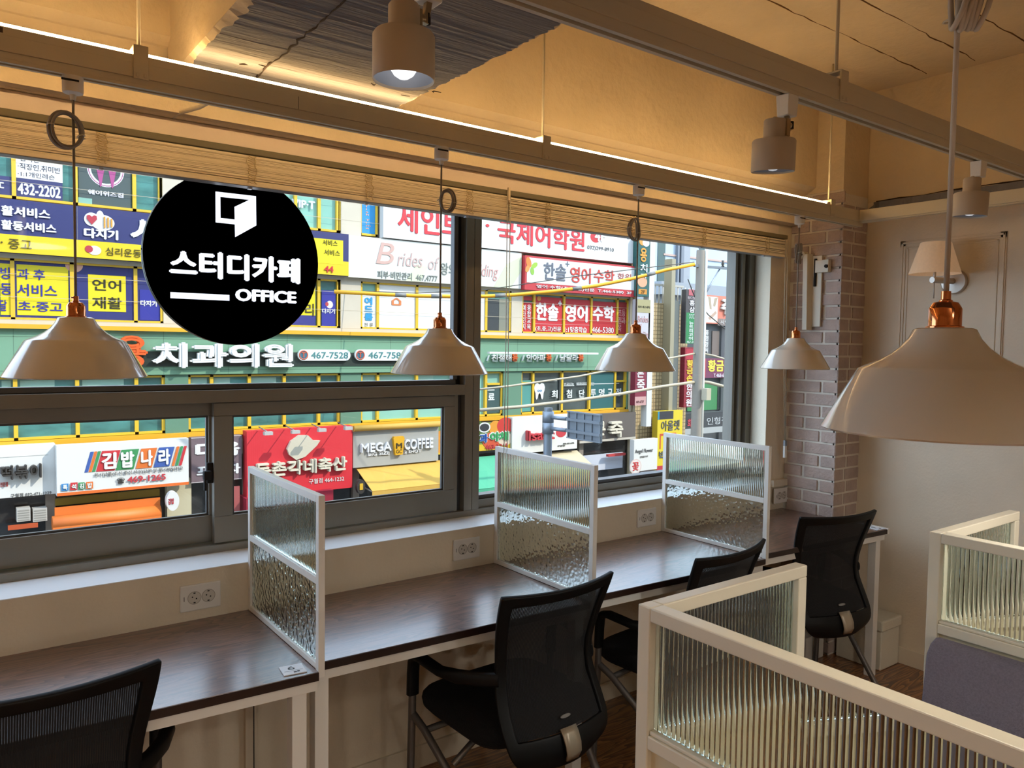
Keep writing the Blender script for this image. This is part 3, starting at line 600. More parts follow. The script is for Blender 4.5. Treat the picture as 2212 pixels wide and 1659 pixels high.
def make_chair(label):
    t = thing('office_chair', (0, 0, 0), label, 'office chair', 'black mesh chairs at the window desks')
    b = MB(); i = b.mi(BLACK); V = {}
    def v(j, k):
        if (j, k) not in V: V[j, k] = b.bm.verts.new(bk(US[j], ZS[k]))
        return V[j, k]
    for k in range(len(ZS)-1):
        for j in range(len(US)-1):
            zc = (ZS[k]+ZS[k+1])/2; uc = (US[j]+US[j+1])/2
            if abs(uc) > .83 or zc > .835 or zc < .43: b.face([v(j, k), v(j+1, k), v(j+1, k+1), v(j, k+1)], i, True)
    o = b.build('back_frame', t, smooth=50); s = o.modifiers.new('thick', 'SOLIDIFY'); s.thickness = .016; s.offset = 0
    bv = o.modifiers.new('edge', 'BEVEL'); bv.width = .004; bv.segments = 2; bv.angle_limit = math.radians(60); ss = o.modifiers.new('round', 'SUBSURF'); ss.levels = 1; ss.render_levels = 1
    b = MB(); i = b.mi(MESHF); kk = [k for k, z in enumerate(ZS) if .43 <= z <= .836]; jj = range(2, 11)
    g = [[b.bm.verts.new(bk(US[j], ZS[k])+Vector((0, .004, 0))) for j in jj] for k in kk]
    for A, B in zip(g, g[1:]):
        for j in range(len(A)-1): b.face([A[j], A[j+1], B[j+1], B[j]], i, True)
    b.build('mesh_back', t)
    # plastic handle plate and oval badge low on the back
    b = MB(); pl = mat('grey_handle_plate', '#a89c88', .35, metal=.3)
    rows = [[b.bm.verts.new(bk(u, z)+Vector((0, -.016-.006*math.sin((z-.352)/.095*math.pi), 0))) for u in (-.15, -.05, .05, .15)] for z in (.352, .376, .402, .428, .446)]
    i = b.mi(pl)
    for A, B in zip(rows, rows[1:]):
        for j in range(3): b.face([A[j], A[j+1], B[j+1], B[j]], i, True)
    o = b.build('handle_plate', t); s = o.modifiers.new('thick', 'SOLIDIFY'); s.thickness = .006
    b = MB(); c = bk(.02, .470)+Vector((0, -.012, 0)); b.poly([c+Vector((.020*math.cos(a)*(1 if abs(math.cos(a)) < .5 else 1), 0, .0055*math.sin(a))) for a in (2*math.pi*k/20 for k in range(20))], mat('badge_grey', '#8f8f8c', .4), .003); b.build('badge', t)
    # seat
    b = MB(); i = b.mi(FABRIC); n = 40; rings = []
    for z, s_ in ((.385, .80), (.39, .93), (.405, .985), (.425, 1.0), (.440, .99), (.452, .95), (.458, .85), (.462, .5)):
        ring = []
        for k in range(n):
            a = 2*math.pi*k/n; ca, sa = math.cos(a), math.sin(a); e = .38
            x = .245*s_*math.copysign(abs(ca)**e, ca); y = .02+.225*s_*math.copysign(abs(sa)**e, sa)
            ring.append(b.bm.verts.new((x, y, z-.006*(max(0, y-.1)/.14)**2)))
        rings.append(ring)
    for A, B in zip(rings, rings[1:]):
        for j in range(n): b.face([A[j], A[(j+1) % n], B[(j+1) % n], B[j]], i, True)
    b.face(rings[0][::-1], i); b.face(rings[-1], i, True); b.build('seat', t, smooth=60)
    for s_ in (-1, 1):
        b = MB(); P = [(.185, -.165, .600), (.225, -.12, .596), (.265, -.06, .594), (.288, .0, .596), (.294, .06, .603), (.295, .105, .606), (.295, .130, .600), (.295, .143, .580), (.295, .147, .54), (.295, .149, .47)]
        i = b.mi(BLACK); prev = None
        pts = [Vector((s_*x, y, z)) for x, y, z in P]; rings = []
        for k, p in enumerate(pts):
            d = (pts[min(k+1, len(pts)-1)]-pts[max(0, k-1)]).normalized(); a = Vector((1, 0, 0)); a = (a-d*a.dot(d)).normalized(); c = d.cross(a)
            wa, wc = (.016, .021) if k < 3 else (.020, .0125)
            rings.append([b.bm.verts.new(p+a*wa*math.copysign(abs(math.cos(q))**.6, math.cos(q))+c*wc*math.copysign(abs(math.sin(q))**.6, math.sin(q))) for q in (2*math.pi*j/14 for j in range(14))])
        for A, B in zip(rings, rings[1:]):
            for j in range(14): b.face([A[j], A[(j+1) % 14], B[(j+1) % 14], B[j]], i, True)
        b.face(rings[0][::-1], i); b.face(rings[-1], i); b.build('armrest', t, smooth=60)
        MB().tube([(s_*.295, .149, .49), (s_*.295, .152, .38), (s_*.295, .165, .02), (s_*.295, .166, 0)], .0125, LEGM, 12).build('front_leg', t, smooth=50)
        MB().tube([(s_*.293, .151, .405), (s_*.285, .09, .372), (s_*.270, -.02, .285), (s_*.262, -.13, .17), (s_*.258, -.285, 0)], .0125, LEGM, 12).build('rear_leg', t, smooth=50)
    MB().tube([(-.286, .09, .370), (-.2, .08, .378), (.2, .08, .378), (.286, .09, .370)], .011, LEGM, 10).tube([(-.262, -.04, .31), (-.18, -.05, .375), (.18, -.05, .375), (.262, -.04, .31)], .011, LEGM, 10).build('seat_support', t, smooth=50)
    return t
ch = make_chair('black mesh office chair in front with its whole back, arm and handle plate showing')
ch.location = (1.507, 2.005, 0); ch.rotation_euler.z = .03
dup(ch, None, (2.285, 1.975, 0), .10, 'black mesh office chair mostly hidden by the near booth screen, curved back top showing')
dup(ch, None, (3.255, 2.085, 0), -.22, 'black mesh office chair at the desk by the brick pillar')
dup(ch, None, (.165, 2.085, 0), .0, 'black mesh office chair cut by the lower left picture corner')
# ------------------------------------------------------------------ booths
BOOTH = mat('cream_booth_lacquer', '#d9d0ba', .35); BPANEL = mat('cream_booth_board', '#cbbf9f', .5)
def cloth():
    return mat('mauve_grey_upholstery', '#77707a', .95, var=.14, vscale=220, bump=.5, bscale=500)
def booth(x, yf, yn, xr, label, z1=1.13):
    t = thing('booth_screen', (x, yf, 0), label, 'booth screen', 'cream booth screens with ribbed glass'); w = .03
    zm1, zm0 = .894, .868
    b = MB(); b.box(x, x+.034, yf-w, yf, 0, z1, BOOTH); b.box(x, x+.034, yn, yn+w, 0, z1, BOOTH)
    b.box(x, x+.034, yn+w, yf-w, z1-.026, z1, BOOTH); b.box(x, x+.034, yn+w, yf-w, zm0, zm1, BOOTH); b.box(x, x+.034, yn+w, yf-w, .03, .06, BOOTH)
    b.box(x+.004, x+.03, yn+w, yf-w, zm1, zm1+.008, BOOTH)
    b.build('frame', t, bevel=.0025)
    reed_panel(MB(), 'Y', x+.019, 0, yn+w+.001, yf-w-.001, zm1+.009, z1-.027, REED).build('reeded_pane', t, smooth=30)
    MB().box(x+.012, x+.022, yn+w, yf-w, .06, zm0, BPANEL).build('lower_panel', t)
    b = MB(); b.box(x+.0345, xr, yf-w, yf, z1-.026, z1, BOOTH); b.box(xr-w, xr, yf-w, yf, 0, z1-.026, BOOTH); b.box(x+.0345, xr-w, yf-w, yf, zm0, zm1, BOOTH)
    b.build('return_frame', t, bevel=.0025)
    reed_panel(MB(), 'X', 0, yf-.015, x+.036, xr-w-.001, zm1+.001, z1-.027, REED).build('reeded_pane', t, smooth=30)
    MB().box(x+.035, xr-w, yf-.02, yf-.010, .06, zm0, BPANEL).build('lower_panel', t)
    return t
booth(1.022, .980, -.75, 1.515, 'near cream booth screen with ribbed glass crossing the lower right corner')
booth(2.070, .952, -.75, 2.565, 'far cream booth screen with ribbed glass, above the mauve seat back')
def bench(x, yf, yn, label):
    t = thing('bench_seat', (x-.3, (yf+yn)/2, 0), label, 'bench seat')
    b = MB(); prof = []; CL = cloth()
    P = [(x-.002, .44), (x-.002, .864), (x-.02, .867), (x-.05, .858), (x-.07, .835), (x-.085, .72), (x-.12, .44)]
    i = b.mi(CL); A = [b.bm.verts.new((p, yf, z)) for p, z in P]; B = [b.bm.verts.new((p, yn, z)) for p, z in P]
    for j in range(len(P)): b.face([A[j], A[(j+1) % len(P)], B[(j+1) % len(P)], B[j]], i, True)
    b.face(A, i); b.face(B[::-1], i); b.build('seat_back', t, smooth=35, bevel=.008)
    MB().box(x-.55, x-.122, yn, yf, .32, .45, CL).build('seat_cushion', t, bevel=.02)
    MB().box(x-.52, x-.03, yn+.02, yf-.02, 0, .32, BPANEL).build('base', t)
    return t
bench(2.066, .915, -.7, 'mauve grey upholstered bench back under the far booth screen')
# ------------------------------------------------------------------ sconce, wall bracket, boxes
CREAM = mat('lampshade_linen', '#e2c8a8', .8, var=.04, vscale=90, emit=(1, .66, .38, 1), estr=.10); NICK = mat('satin_nickel', '#bdb4a8', .35, metal=.6)
q = at(2019, 592, 'X', 3.80)
t = thing('wall_sconce', (3.80, q.y, q.z), 'wall sconce with cream cone shade on the right wall behind the near pendant cord', 'wall lamp')
b = MB(); z0 = q.z
b.open_lathe([(.112, 0), (.066, .148), (.062, .149)], (3.80, q.y, z0), CREAM, 48); b.open_lathe([(.110, .001), (.064, .147)], (3.80, q.y, z0), CREAM, 48); b.build('lamp_shade', t, smooth=40)
b = MB(); b.lathe([(.0, -.024), (.012, -.022), (.055, -.018), (.06, -.012), (.06, 0)], (XW, q.y-.03, z0-.03), NICK, 40, 'X'); b.build('wall_plate', t, smooth=40)
b = MB(); b.tube([(XW-.02, q.y-.03, z0-.028), (3.80, q.y, z0-.028), (3.785, q.y+.004, z0-.028)], .0145, NICK, 16); b.tube([(3.80, q.y, z0-.03), (3.80, q.y, z0+.05)], .006, NICK, 10); b.build('arm', t, smooth=50)
MB().tube([(3.80, q.y, z0-.03), (3.80, q.y, z0-.115)], .003, NICK, 8).build('pull_switch', t)
IV = mat('ivory_bracket', '#cfc6b0', .4)
t = thing('wall_bracket', (3.69, 2.365, 1.70), 'ivory metal wall bracket mounted upright on the brick pillar', 'wall bracket')
b = MB(); b.hexa([(3.655, 2.345, 1.703), (3.69, 2.335, 1.703), (3.69, 2.375, 1.703), (3.655, 2.372, 1.703), (3.652, 2.352, 2.10), (3.69, 2.342, 2.10), (3.69, 2.38, 2.10), (3.652, 2.378, 2.10)], IV); b.build('bar', t, bevel=.002)
MB().box(3.69, 3.702, 2.29, 2.36, 1.72, 2.09, IV).build('back_rail', t, bevel=.002)
b = MB(); b.tube([(3.652, 2.385, 2.098), (3.69, 2.385, 2.098)], .017, IV, 18); b.tube([(3.650, 2.385, 2.098), (3.653, 2.385, 2.098)], .005, DARK, 10); b.build('pivot', t, smooth=40)
b = MB(); b.box(3.675, 3.702, 2.245, 2.32, 2.00, 2.065, IV); b.tube([(3.665, 2.255, 2.03), (3.69, 2.255, 2.03)], .009, DARK, 12); b.box(3.68, 3.704, 2.318, 2.330, 1.93, 2.075, DARK); b.build('tensioner', t, bevel=.002)
FOAM = mat('white_styrofoam', '#d8d2bf', .85, bump=.25, bscale=160)
t = thing('styrofoam_box', (3.84, 2.03, 0), 'white styrofoam box with lid on the floor under the desk end', 'box')
MB().box(3.745, 3.922, 1.93, 2.17, 0, .20, FOAM).build('body', t, bevel=.006); MB().box(3.735, 3.925, 1.92, 2.18, .20, .255, FOAM).build('lid', t, bevel=.008)
tag(MB().box(3.52, 3.68, 2.20, 2.40, 0, .13, mat('white_carton', '#d9d6cf', .6)).build('carton', bevel=.004, loc=(3.6, 2.3, 0)), 'small white carton on the floor behind the far chair', 'box')
# ------------------------------------------------------------------ the street outside
YF = 25.0                                   # front of the building across the street
def FR(x0, yt, yb, x1, y=YF):
    """upright rectangle (x0, x1, z0, z1) in the plane y, from its left edge in the photo and its right edge"""
    a, q = at(x0, yt, 'Y', y), at(x0, yb, 'Y', y); zc = (a.z+q.z)/2
    px = (yt+yb)/2
    for _ in range(3):
        p = at(x1, px, 'Y', y); dz = (p.z-zc); dist = (p-Vector((0, 0, EYE))).dot(_f); px += dz*F_PX/dist
    return (a.x, at(x1, px, 'Y', y).x, q.z, a.z)
def zz(px_y, y=YF): return at(0, px_y, 'Y', y).z
def xx(px_x, px_y=760, y=YF): return at(px_x, px_y, 'Y', y).x
def sign(name, label, cat, r, base, y=YF-.25, depth=.2, quads=(), texts=(), discs=(), polys=(), group=None, back='#8a8a8a', parent=None, text_ext=.01):
    """a sign board: panel + printing; quads (rect, colour), texts (words, rect, colour[, bold[, relief]])"""
    t = thing(name, ((r[0]+r[1])/2, y, r[2]), label, cat, group) if not parent else parent
    b = MB(); b.box(r[0], r[1], y, y+depth, r[2], r[3], cm(base)); b.build('panel', t)
    if quads or discs or polys:
        b = MB(); k = 0
        for q, c in quads: k += 1; b.box(q[0], q[1], y-.004-.002*k, y, q[2], q[3], cm(c))
        for pl, c in polys: k += 1; b.poly([(x, y-.004-.002*k, z) for x, z in pl], cm(c), .004)
        for cx, cz, rx, rz, c in discs: k += 1; b.disc((cx, cz), rx, y-.004-.002*k, y, cm(c), 28, rz)
        b.build('printed_field', t)
    if texts:
        b = MB()
        for tx in texts:
            bold = tx[3] if len(tx) > 3 else .02; ext = tx[4] if len(tx) > 4 else text_ext
            b.text(tx[0], tx[1], y-.004-.002*(len(quads)+len(polys)+len(discs)), cm(tx[2]), bold, ext)
        b.build('lettering', t)
    return t
def sub(r, u0, u1, v0, v1):
    """part of a rectangle; u from its left, v from its top"""
    return (r[0]+(r[1]-r[0])*u0, r[0]+(r[1]-r[0])*u1, r[3]-(r[3]-r[2])*v1, r[3]-(r[3]-r[2])*v0)
STONE = mat('pale_stone_cladding', '#b0a796', .8, var=.07, vscale=.8); YEL = mat('yellow_window_frame', '#c4a02c', .4); OCH = mat('ochre_ledge', '#c8921e', .5)
GREEN = mat('green_fascia', '#648a70', .6); GREEND = mat('green_pier', '#527560', .6)
TEAL = mat('teal_window_glass', '#3f6f6c', .06, var=.45, vscale=1.1, spec=.8, stretch=(.8, 1, 2.5)); TEALL = mat('pale_teal_glass', '#7aa99c', .1, spec=.7, var=.12, vscale=.7)
GREYG = mat('dark_grey_glass', '#3d4646', .06, var=.4, vscale=1.4, spec=.8)
z2s, z2t, z3s, z3t, z4s = zz(954), zz(815), zz(690), zz(556), zz(425)
zle0, zle1 = zz(709), zz(699)
bld = thing('commercial_building', (14, 26, -6.3), 'long building across the street with yellow window frames and a green band', 'building')
xL, xR = -6.0, xx(1362)
bays = [(-5.5, xx(354)), (xx(405), xx(736)), (xx(779), xx(1104)), (xx(1127), xx(1357))]
bays2 = [(-5.5, xx(356)), (xx(406), xx(736)), (xx(780), xx(1088)), (xx(1127), xx(1356))]
b = MB()
b.box(xL, xR, YF+.35, YF+9, -6.3, 11, STONE)
b.box(xL, xR, YF, YF+.35, zz(556), zz(437), STONE); b.box(xL, xR, YF, YF+.35, zle1, z3s, STONE); b.box(xL, xR, YF, YF+.35, z4s+2.3, 11, STONE)
b.box(xL, xR, YF, YF+.35, -2.0, zz(967), STONE)
for A, B in zip([(xL, xL)]+bays, bays+[(xR, xR)]):
    if B[0]-A[1] > .05: b.box(A[1], B[0], YF, YF+.35, z3s, z3t, STONE); b.box(A[1], B[0], YF, YF+.35, zz(437), z4s+2.3, STONE)
b.build('wall', bld)
b = MB()
for A, B in zip([(xL, xL)]+bays2, bays2+[(xR, xR)]):
    if B[0]-A[1] > .05: b.box(A[1], B[0], YF-.02, YF+.35, z2s-.12, z2t+.05, GREEND)
b.build('pier', bld)
MB().box(xL, xR, YF-.25, YF+.1, zle0, zle1, OCH).build('ledge', bld)
MB().box(xL, xR, YF-.12, YF+.1, zz(967), zz(955), OCH).build('ledge', bld)
b = MB(); b.box(xL, xR, YF-.10, YF+.35, z2t+.03, zle0, GREEN); jd = mat('green_joint', '#52705c', .7)
for x in [xL+1.9*k for k in range(17)]: b.box(x, x+.015, YF-.103, YF-.1, z2t+.03, zle0, jd)
b.box(xL, xR, YF-.103, YF-.1, zz(727), zz(725.5), jd); b.box(xL, xR, YF-.103, YF-.1, zz(802), zz(800.5), jd)
b.build('fascia', bld)
b = MB()
for z in [z3s+.62*k for k in range(14)]: b.box(xL, xR, YF-.003, YF, z, z+.012, mat('stone_joint', '#a69c88', .9))
b.build('stone_joint', bld)
def bwin(x0, x1, z0, z1, mull, glass, low=None):
    b = MB(); w = .10; y = YF+.04
    b.box(x0, x1, y, y+.18, z0, z0+.07, YEL); b.box(x0, x1, y, y+.18, z1-.06, z1, YEL); b.box(x0, x0+.08, y, y+.18, z0, z1, YEL); b.box(x1-.08, x1, y, y+.18, z0, z1, YEL)
    for m_ in mull: b.box(m_-w/2, m_+w/2, y, y+.18, z0, z1, YEL)
    if low:
        for a, c in low: b.box(a, c, y-.02, y+.18, z1-.52, z1-.44, YEL)
    o = b.build('window', bld)
    MB().box(x0+.02, x1-.02, y+.12, y+.14, z0+.02, z1-.02, glass).build('pane', o)
    # blinds and furniture glimpsed behind the glass
    return o
w4a = bwin(*bays[0], z4s, z4s+2.3, [xx(30, 380), xx(164, 400), xx(291, 420), xx(347, 430)], TEAL)
w4b = bwin(*bays[1], z4s, z4s+2.3, [xx(480, 440), xx(560, 450), xx(640, 460), xx(691, 470), xx(731, 470)], TEALL)
w4c = bwin(xx(778, 470), xx(817, 480), z4s, z4s+2.3, [], GREYG)
w3a = bwin(*bays[0], z3s, z3t, [xx(30), xx(158), xx(295)], TEAL)
w3b = bwin(*bays[1], z3s, z3t, [xx(480), xx(600), xx(690), xx(732)], TEAL)
w3c = bwin(*bays[2], z3s, z3t, [xx(817), xx(901.5), xx(979), xx(1051)], TEALL)
w3d = bwin(*bays[3], z3s, z3t, [xx(1154.5), xx(1219), xx(1278), xx(1334)], TEAL)
w2a = bwin(*bays2[0], z2s, z2t, [xx(34, 880), xx(168, 880), xx(296, 880)], TEAL)
w2b = bwin(*bays2[1], z2s, z2t, [xx(458.5, 880), xx(540, 880), xx(615.5, 880), xx(690, 880)], TEAL)
w2c = bwin(*bays2[2], z2s, z2t, [xx(817.5, 880), xx(901.5, 880), xx(978, 880), xx(1051, 880)], TEALL, [(xx(1053, 860), xx(1080, 860))])
w2d = bwin(*bays2[3], z2s, z2t, [xx(1153, 870), xx(1215.5, 870), xx(1275, 870), xx(1330, 870)], GREYG, [(xx(1127, 860), xx(1153, 860)), (xx(1331, 860), xx(1355, 860))])
BL = cm('#a8d3c4')
for wn, spans in ((w2a, [(45, 120, .7), (180, 270, .75), (5, 25, .6)]), (w2b, [(415, 450, .6), (465, 500, .8), (545, 600, .7)]), (w2c, [(785, 812, .6), (822, 895, 1.0), (906, 940, .6), (985, 1040, .5)])):
    b = MB()
    for a, c, h in spans: b.box(xx(a, 870), xx(c, 870), YF+.155, YF+.159, z2t-.1-h*.9, z2t-.1, BL)
    b.build('roller_shade', wn)
# films stuck on the windows
FY = YF+.09
def film(win_, name, quads, texts=(), discs=(), polys=()):
    b = MB(); k = 0
    for q, c in quads: k += 1; b.box(q[0], q[1], FY-.002*k, FY+.01, q[2], q[3], cm(c))
    for cx, cz, rx, rz, c in discs: k += 1; b.disc((cx, cz), rx, FY-.002*k, FY+.005, cm(c), 32, rz)
    for pl, c in polys: k += 1; b.poly([(x, FY-.002*k, z) for x, z in pl], cm(c), .004)
    for t in texts: b.text(t[0], t[1], FY-.002*k-.001, cm(t[2]), t[3] if len(t) > 3 else .02, .004)
    return b.build(name, win_)
NAVY, YL, BLU = '#2e3470', '#f6e21b', '#3134a0'
film(w4a, 'window_film', [(FR(0, 378, 424, 26), '#3b3f74'), (FR(34, 325, 382, 136), '#f4f2f4'), (FR(34, 382.5, 428, 136), '#383c72')],
     [('·입시반', FR(39, 331, 345, 86), '#3a3440', .0), ('·직장인,취미반', FR(39, 350, 363.5, 131), '#3a3440', .0), ('·1:1개인레슨', FR(39, 367.5, 378.5, 119), '#3a3440', .0), ('432-2202', FR(38, 393, 418, 132), '#f4f4f6', .04), ('ㄷ', FR(0, 392, 405, 9), '#f4f4f6', .03)])
c = at(228.6, 366, 'Y', FY); k_ = (xx(270, 380)-xx(189, 370))/2; KZ = k_
film(w4a, 'window_film', [(FR(170, 340, 442, 284), '#4b5a5a'), (FR(170, 425, 443, 200), '#8fc0b0')],
     [('W', (c.x-.34, c.x+.36, c.z-.52, c.z+.60), '#b8508f', .02), ('웨이위즈짐', FR(190, 407.5, 418.5, 268), '#ece8ee', .05)],
     [(c.x, c.z, k_, KZ*1.05, '#ece8ee'), (c.x, c.z, k_*.95, KZ, '#b8508f'), (c.x, c.z, k_*.91, KZ*.96, '#ece8ee'), (c.x, c.z, k_*.80, KZ*.85, '#4b5a5a')])
film(w4b, 'window_film', [], [('VIP·T', FR(632, 428, 446, 683), '#dfe2f2', .05)])
film(w4c, 'window_film', [(FR(784, 400, 504, 813), '#2e9fe0')], [('E\nn\ng\nl\ni\ns\nh\n\nT\ni\nm\ne', FR(792, 425, 494, 803), '#f0b8a8', .02)])
film(w3a, 'window_film', [(FR(0, 556, 690, 352), '#2d3278'), (FR(0, 568, 679.5, 26), YL), (FR(36, 570, 680, 149), YL), (FR(150, 570, 690, 160), '#2f52b8'), (FR(191, 592, 671.5, 273), YL), (FR(303, 625, 691, 348), BLU)],
     [('방', FR(1, 576, 602, 25), BLU), ('과 후', FR(37, 579, 602, 98), BLU), ('동', FR(1, 611, 636, 26), BLU), ('서비스', FR(37, 612, 638, 124), BLU), ('달', FR(0, 647, 671, 15), BLU), ('초·중고', FR(39, 650, 671.5, 136), BLU),
      ('언어', FR(200, 602, 627, 263), '#2c2a10'), ('재활', FR(200, 640, 666, 264), '#2c2a10'), ('다지기', FR(304, 648, 661, 340), '#f2f2f6', .05)], [(*(lambda p: (p.x, p.z))(at(160, 573, 'Y', FY)), .22, .2, '#eeb49a')])
film(w3b, 'window_film', [(FR(420, 600, 699, 684), '#35388c'), (FR(470, 560, 674, 683.5), YL), (FR(697, 626, 704.5, 727), BLU)], [('리', FR(661, 655, 682, 680), '#4a4410', .02), ('다지기', FR(697.5, 666, 677, 725.5), '#f2f2f6', .05)],
     [(*(lambda p: (p.x, p.z))(at(712, 658, 'Y', FY)), .12, .13, '#f2e6e0'), (*(lambda p: (p.x, p.z))(at(706, 657, 'Y', FY)), .06, .07, '#c84850')])
film(w3c, 'window_film', [(FR(783, 631, 708, 815), '#f1f3ee'), (FR(820, 609, 714, 900), '#fbfaf4'), (FR(903.5, 614, 720, 977), '#f7f6f0'), (FR(981, 622, 722, 1050), '#f7f6f0'), (FR(1055, 645, 716, 1080), '#3a4246'), (FR(1081, 645, 719, 1103), '#8c8f80')],
     [('여\n드\n름', FR(789, 641, 692, 808), '#2fa3dc', .06), ('전 문', FR(789, 697, 706, 808), '#8a8a86', .0), ('⌂', FR(848, 642, 659, 869), '#e88a50', .05)])
film(w3d, 'window_film', [(FR(1128, 639, 648, 1152), '#c83238'), (FR(1129, 652, 717, 1151), '#d62c36'), (FR(1157, 640, 716, 1217), '#d62c36'), (FR(1221.5, 645, 718, 1276.5), '#d62c36'), (FR(1280, 650, 720, 1332.5), '#c4222e'), (FR(1336, 652, 722, 1356), '#a81f2c'), (FR(1157, 698.5, 699.5, 1217), '#e8a0a0'), (FR(1221.5, 700, 701, 1276), '#e8a0a0')],
     [('예\n타\n인\n지', FR(1131, 658, 712, 1138), '#f6f0ee', .02), ('융\n합\n교\n육', FR(1141, 658, 712, 1149), '#f6f0ee', .02), ('한솔', FR(1160, 653, 692, 1209), '#fbf6f4', .05), ('+', FR(1208, 649, 661, 1216), '#fbf6f4', .04), ('영어', FR(1223, 657, 695, 1272), '#fbf6f4', .05), ('수학', FR(1282.5, 659, 694, 1329), '#f0e8ea', .05),
      ('(초,중,고)전문', FR(1158.5, 704, 716, 1214), '#fbf6f4', .02), ('1:1맞춤학습', FR(1222, 705, 718, 1270), '#fbf6f4', .02), ('466-5380', FR(1281, 706, 718.5, 1328), '#f0e8ea', .02), ('초등\n전과\n목', FR(1338, 668, 716, 1353), '#eeb0b0', .0)], [(*(lambda p: (p.x, p.z))(at(1164, 645, 'Y', FY)), .10, .1, '#e8a040')])
wht = '#eef2ef'
film(w2d, 'window_film', [(FR(1128, 822, 890, 1150), '#58a39a'), (FR(1280, 806, 886, 1328), '#2f6e70'), (FR(1212, 815, 889, 1214), '#70777a'), (FR(1180, 822, 823.5, 1206), wht), (FR(1221, 833, 834.5, 1243), wht), (FR(1248, 831, 832.5, 1270), wht), (FR(1279, 829, 830.5, 1340), wht)],
     [('최', FR(1194, 843, 861, 1207), wht, .03), ('첨', FR(1226, 842, 860, 1238), wht, .03), ('단', FR(1253, 842, 859, 1265), wht, .03), ('투', FR(1278, 841, 858, 1290), wht, .03), ('명', FR(1296, 840, 857, 1308), wht, .03), ('교', FR(1315, 840, 856, 1325), wht, .03), ('정', FR(1333, 839, 856, 1344), wht, .03), ('인공지능', FR(1221, 827, 834, 1242), wht, .02), ('빅데이터', FR(1248, 826, 833, 1269), wht, .02), ('진단', FR(1276, 826, 833, 1286), wht, .02)])
r = FR(1157, 828, 864, 1180)
film(w2d, 'tooth_decal', [], [('oo', sub(r, .3, .72, .40, .52), '#3f8cc0', .02)], [], [([(r[0]+(r[1]-r[0])*u, r[3]-(r[3]-r[2])*v) for u, v in ((.1, .05), (.3, .0), (.5, .08), (.7, 0), (.9, .05), (1, .25), (.96, .45), (.88, .6), (.84, .9), (.76, 1), (.66, .9), (.6, .68), (.5, .6), (.4, .68), (.34, .9), (.24, 1), (.16, .9), (.12, .6), (.04, .45), (0, .25))], '#f6f8f6')])
film(w2c, 'window_film', [(FR(1054, 834, 893, 1085), '#3e5c5c'), (FR(1056, 842, 844, 1071), wht)], [('료', FR(1057, 850, 865, 1071), wht, .05)])
# ---- signs on the building
r = (xL+.3, xx(745, 555), zz(546), zz(431)); y0 = YF-.3
zs = zz(507)
t = sign('shop_sign', 'long navy and yellow sign band with white Korean lettering, passing behind the round sign', 'shop sign', r, NAVY, y0, .25,
     quads=[((r[0], r[1], r[2], zs), '#f4d41a'), (FR(163, 448, 548, 164), '#d8d4c0'), (FR(560, 505, 560, 733), YL)],
     texts=[('활서비스', FR(0, 446, 468, 106), '#f4f4fa', .05), ('활동서비스', FR(0, 477, 498, 119), '#f4f4fa', .05), ('다지기', FR(177, 494, 516, 251), '#f4f4fa', .06), ('심리운동', FR(224, 536, 553, 300), '#4a3e10', .0), ('중고', FR(16, 518, 539, 66), '#4a3e10', .0), ('-', FR(0, 524, 527, 4), '#4a3e10', .02), ('서비스', FR(689, 519, 531, 721), '#5a5414', .0), ('서비스', FR(692, 540, 552, 726), '#5a5414', .0), ('44', FR(692, 575, 589, 712), '#d83030', .03), ('ㅅ', FR(276, 474, 515, 330), '#f4f4fa', .05)],
     discs=[(*(lambda p: (p.x, p.z))(at(222, 481, 'Y', y0)), .30, .22, '#f4f0ea'), (*(lambda p: (p.x, p.z))(at(216, 469, 'Y', y0)), .10, .18, '#f4f0ea'), (*(lambda p: (p.x, p.z))(at(198, 474, 'Y', y0)), .19, .19, '#f4f0ea'), (*(lambda p: (p.x, p.z))(at(204, 541, 'Y', y0)), .17, .13, '#f4f0ea'), (*(lambda p: (p.x, p.z))(at(192, 538, 'Y', y0)), .10, .10, '#c03848')])
p = at(198, 474, 'Y', y0); q = at(222, 481, 'Y', y0)
b = MB(); hp = [(p.x, p.z-.15), (p.x-.13, p.z+.01), (p.x-.12, p.z+.10), (p.x-.06, p.z+.12), (p.x, p.z+.07), (p.x+.06, p.z+.12), (p.x+.12, p.z+.10), (p.x+.13, p.z+.01)]
b.poly([(a, y0-.04, c_) for a, c_ in hp], cm('#c03848'), .01)
for k in range(3): b.box(q.x+.02+.09*k, q.x+.06+.09*k, y0-.045, y0-.03, q.z-.15+.02*k, q.z+.17-.02*k, cm('#e0a030'))
b.build('emblem', t)
r = FR(747, 509, 599, 1119); y0 = YF-.22
sign('shop_sign', 'pale white sign with pink script lettering under the big red lettered sign', 'shop sign', r, '#eff0e6', y0, .2,
     polys=[([(r[0]+(r[1]-r[0])*u, r[3]-(r[3]-r[2])*v) for u, v in ((.30, 1), (.36, .55), (.42, .6), (.38, 1))], '#e6edcc'), ([(r[0]+(r[1]-r[0])*u, r[3]-(r[3]-r[2])*v) for u, v in ((.82, 1), (.90, .35), (1, .1), (1, .5), (.93, 1))], '#dfe8c4')],
     texts=[('/iB', FR(806, 524, 570, 852), '#dcb4a8', .0), ('/irides', FR(852, 545, 575, 908), '#d4b4ae', -.005), ('/iof', FR(917, 555, 583, 942), '#d4b8b2', -.005), ('/iWedding', FR(985, 568, 602, 1070), '#dcaaa4', -.005), ('왕의', FR(945, 568, 594, 977), '#8f948c', .01), ('피부·비만관리  467,4777', FR(809, 585, 602, 938), '#8d928a', .01)])
r = FR(821, 372, 514.5, 1366); y0 = YF-.28
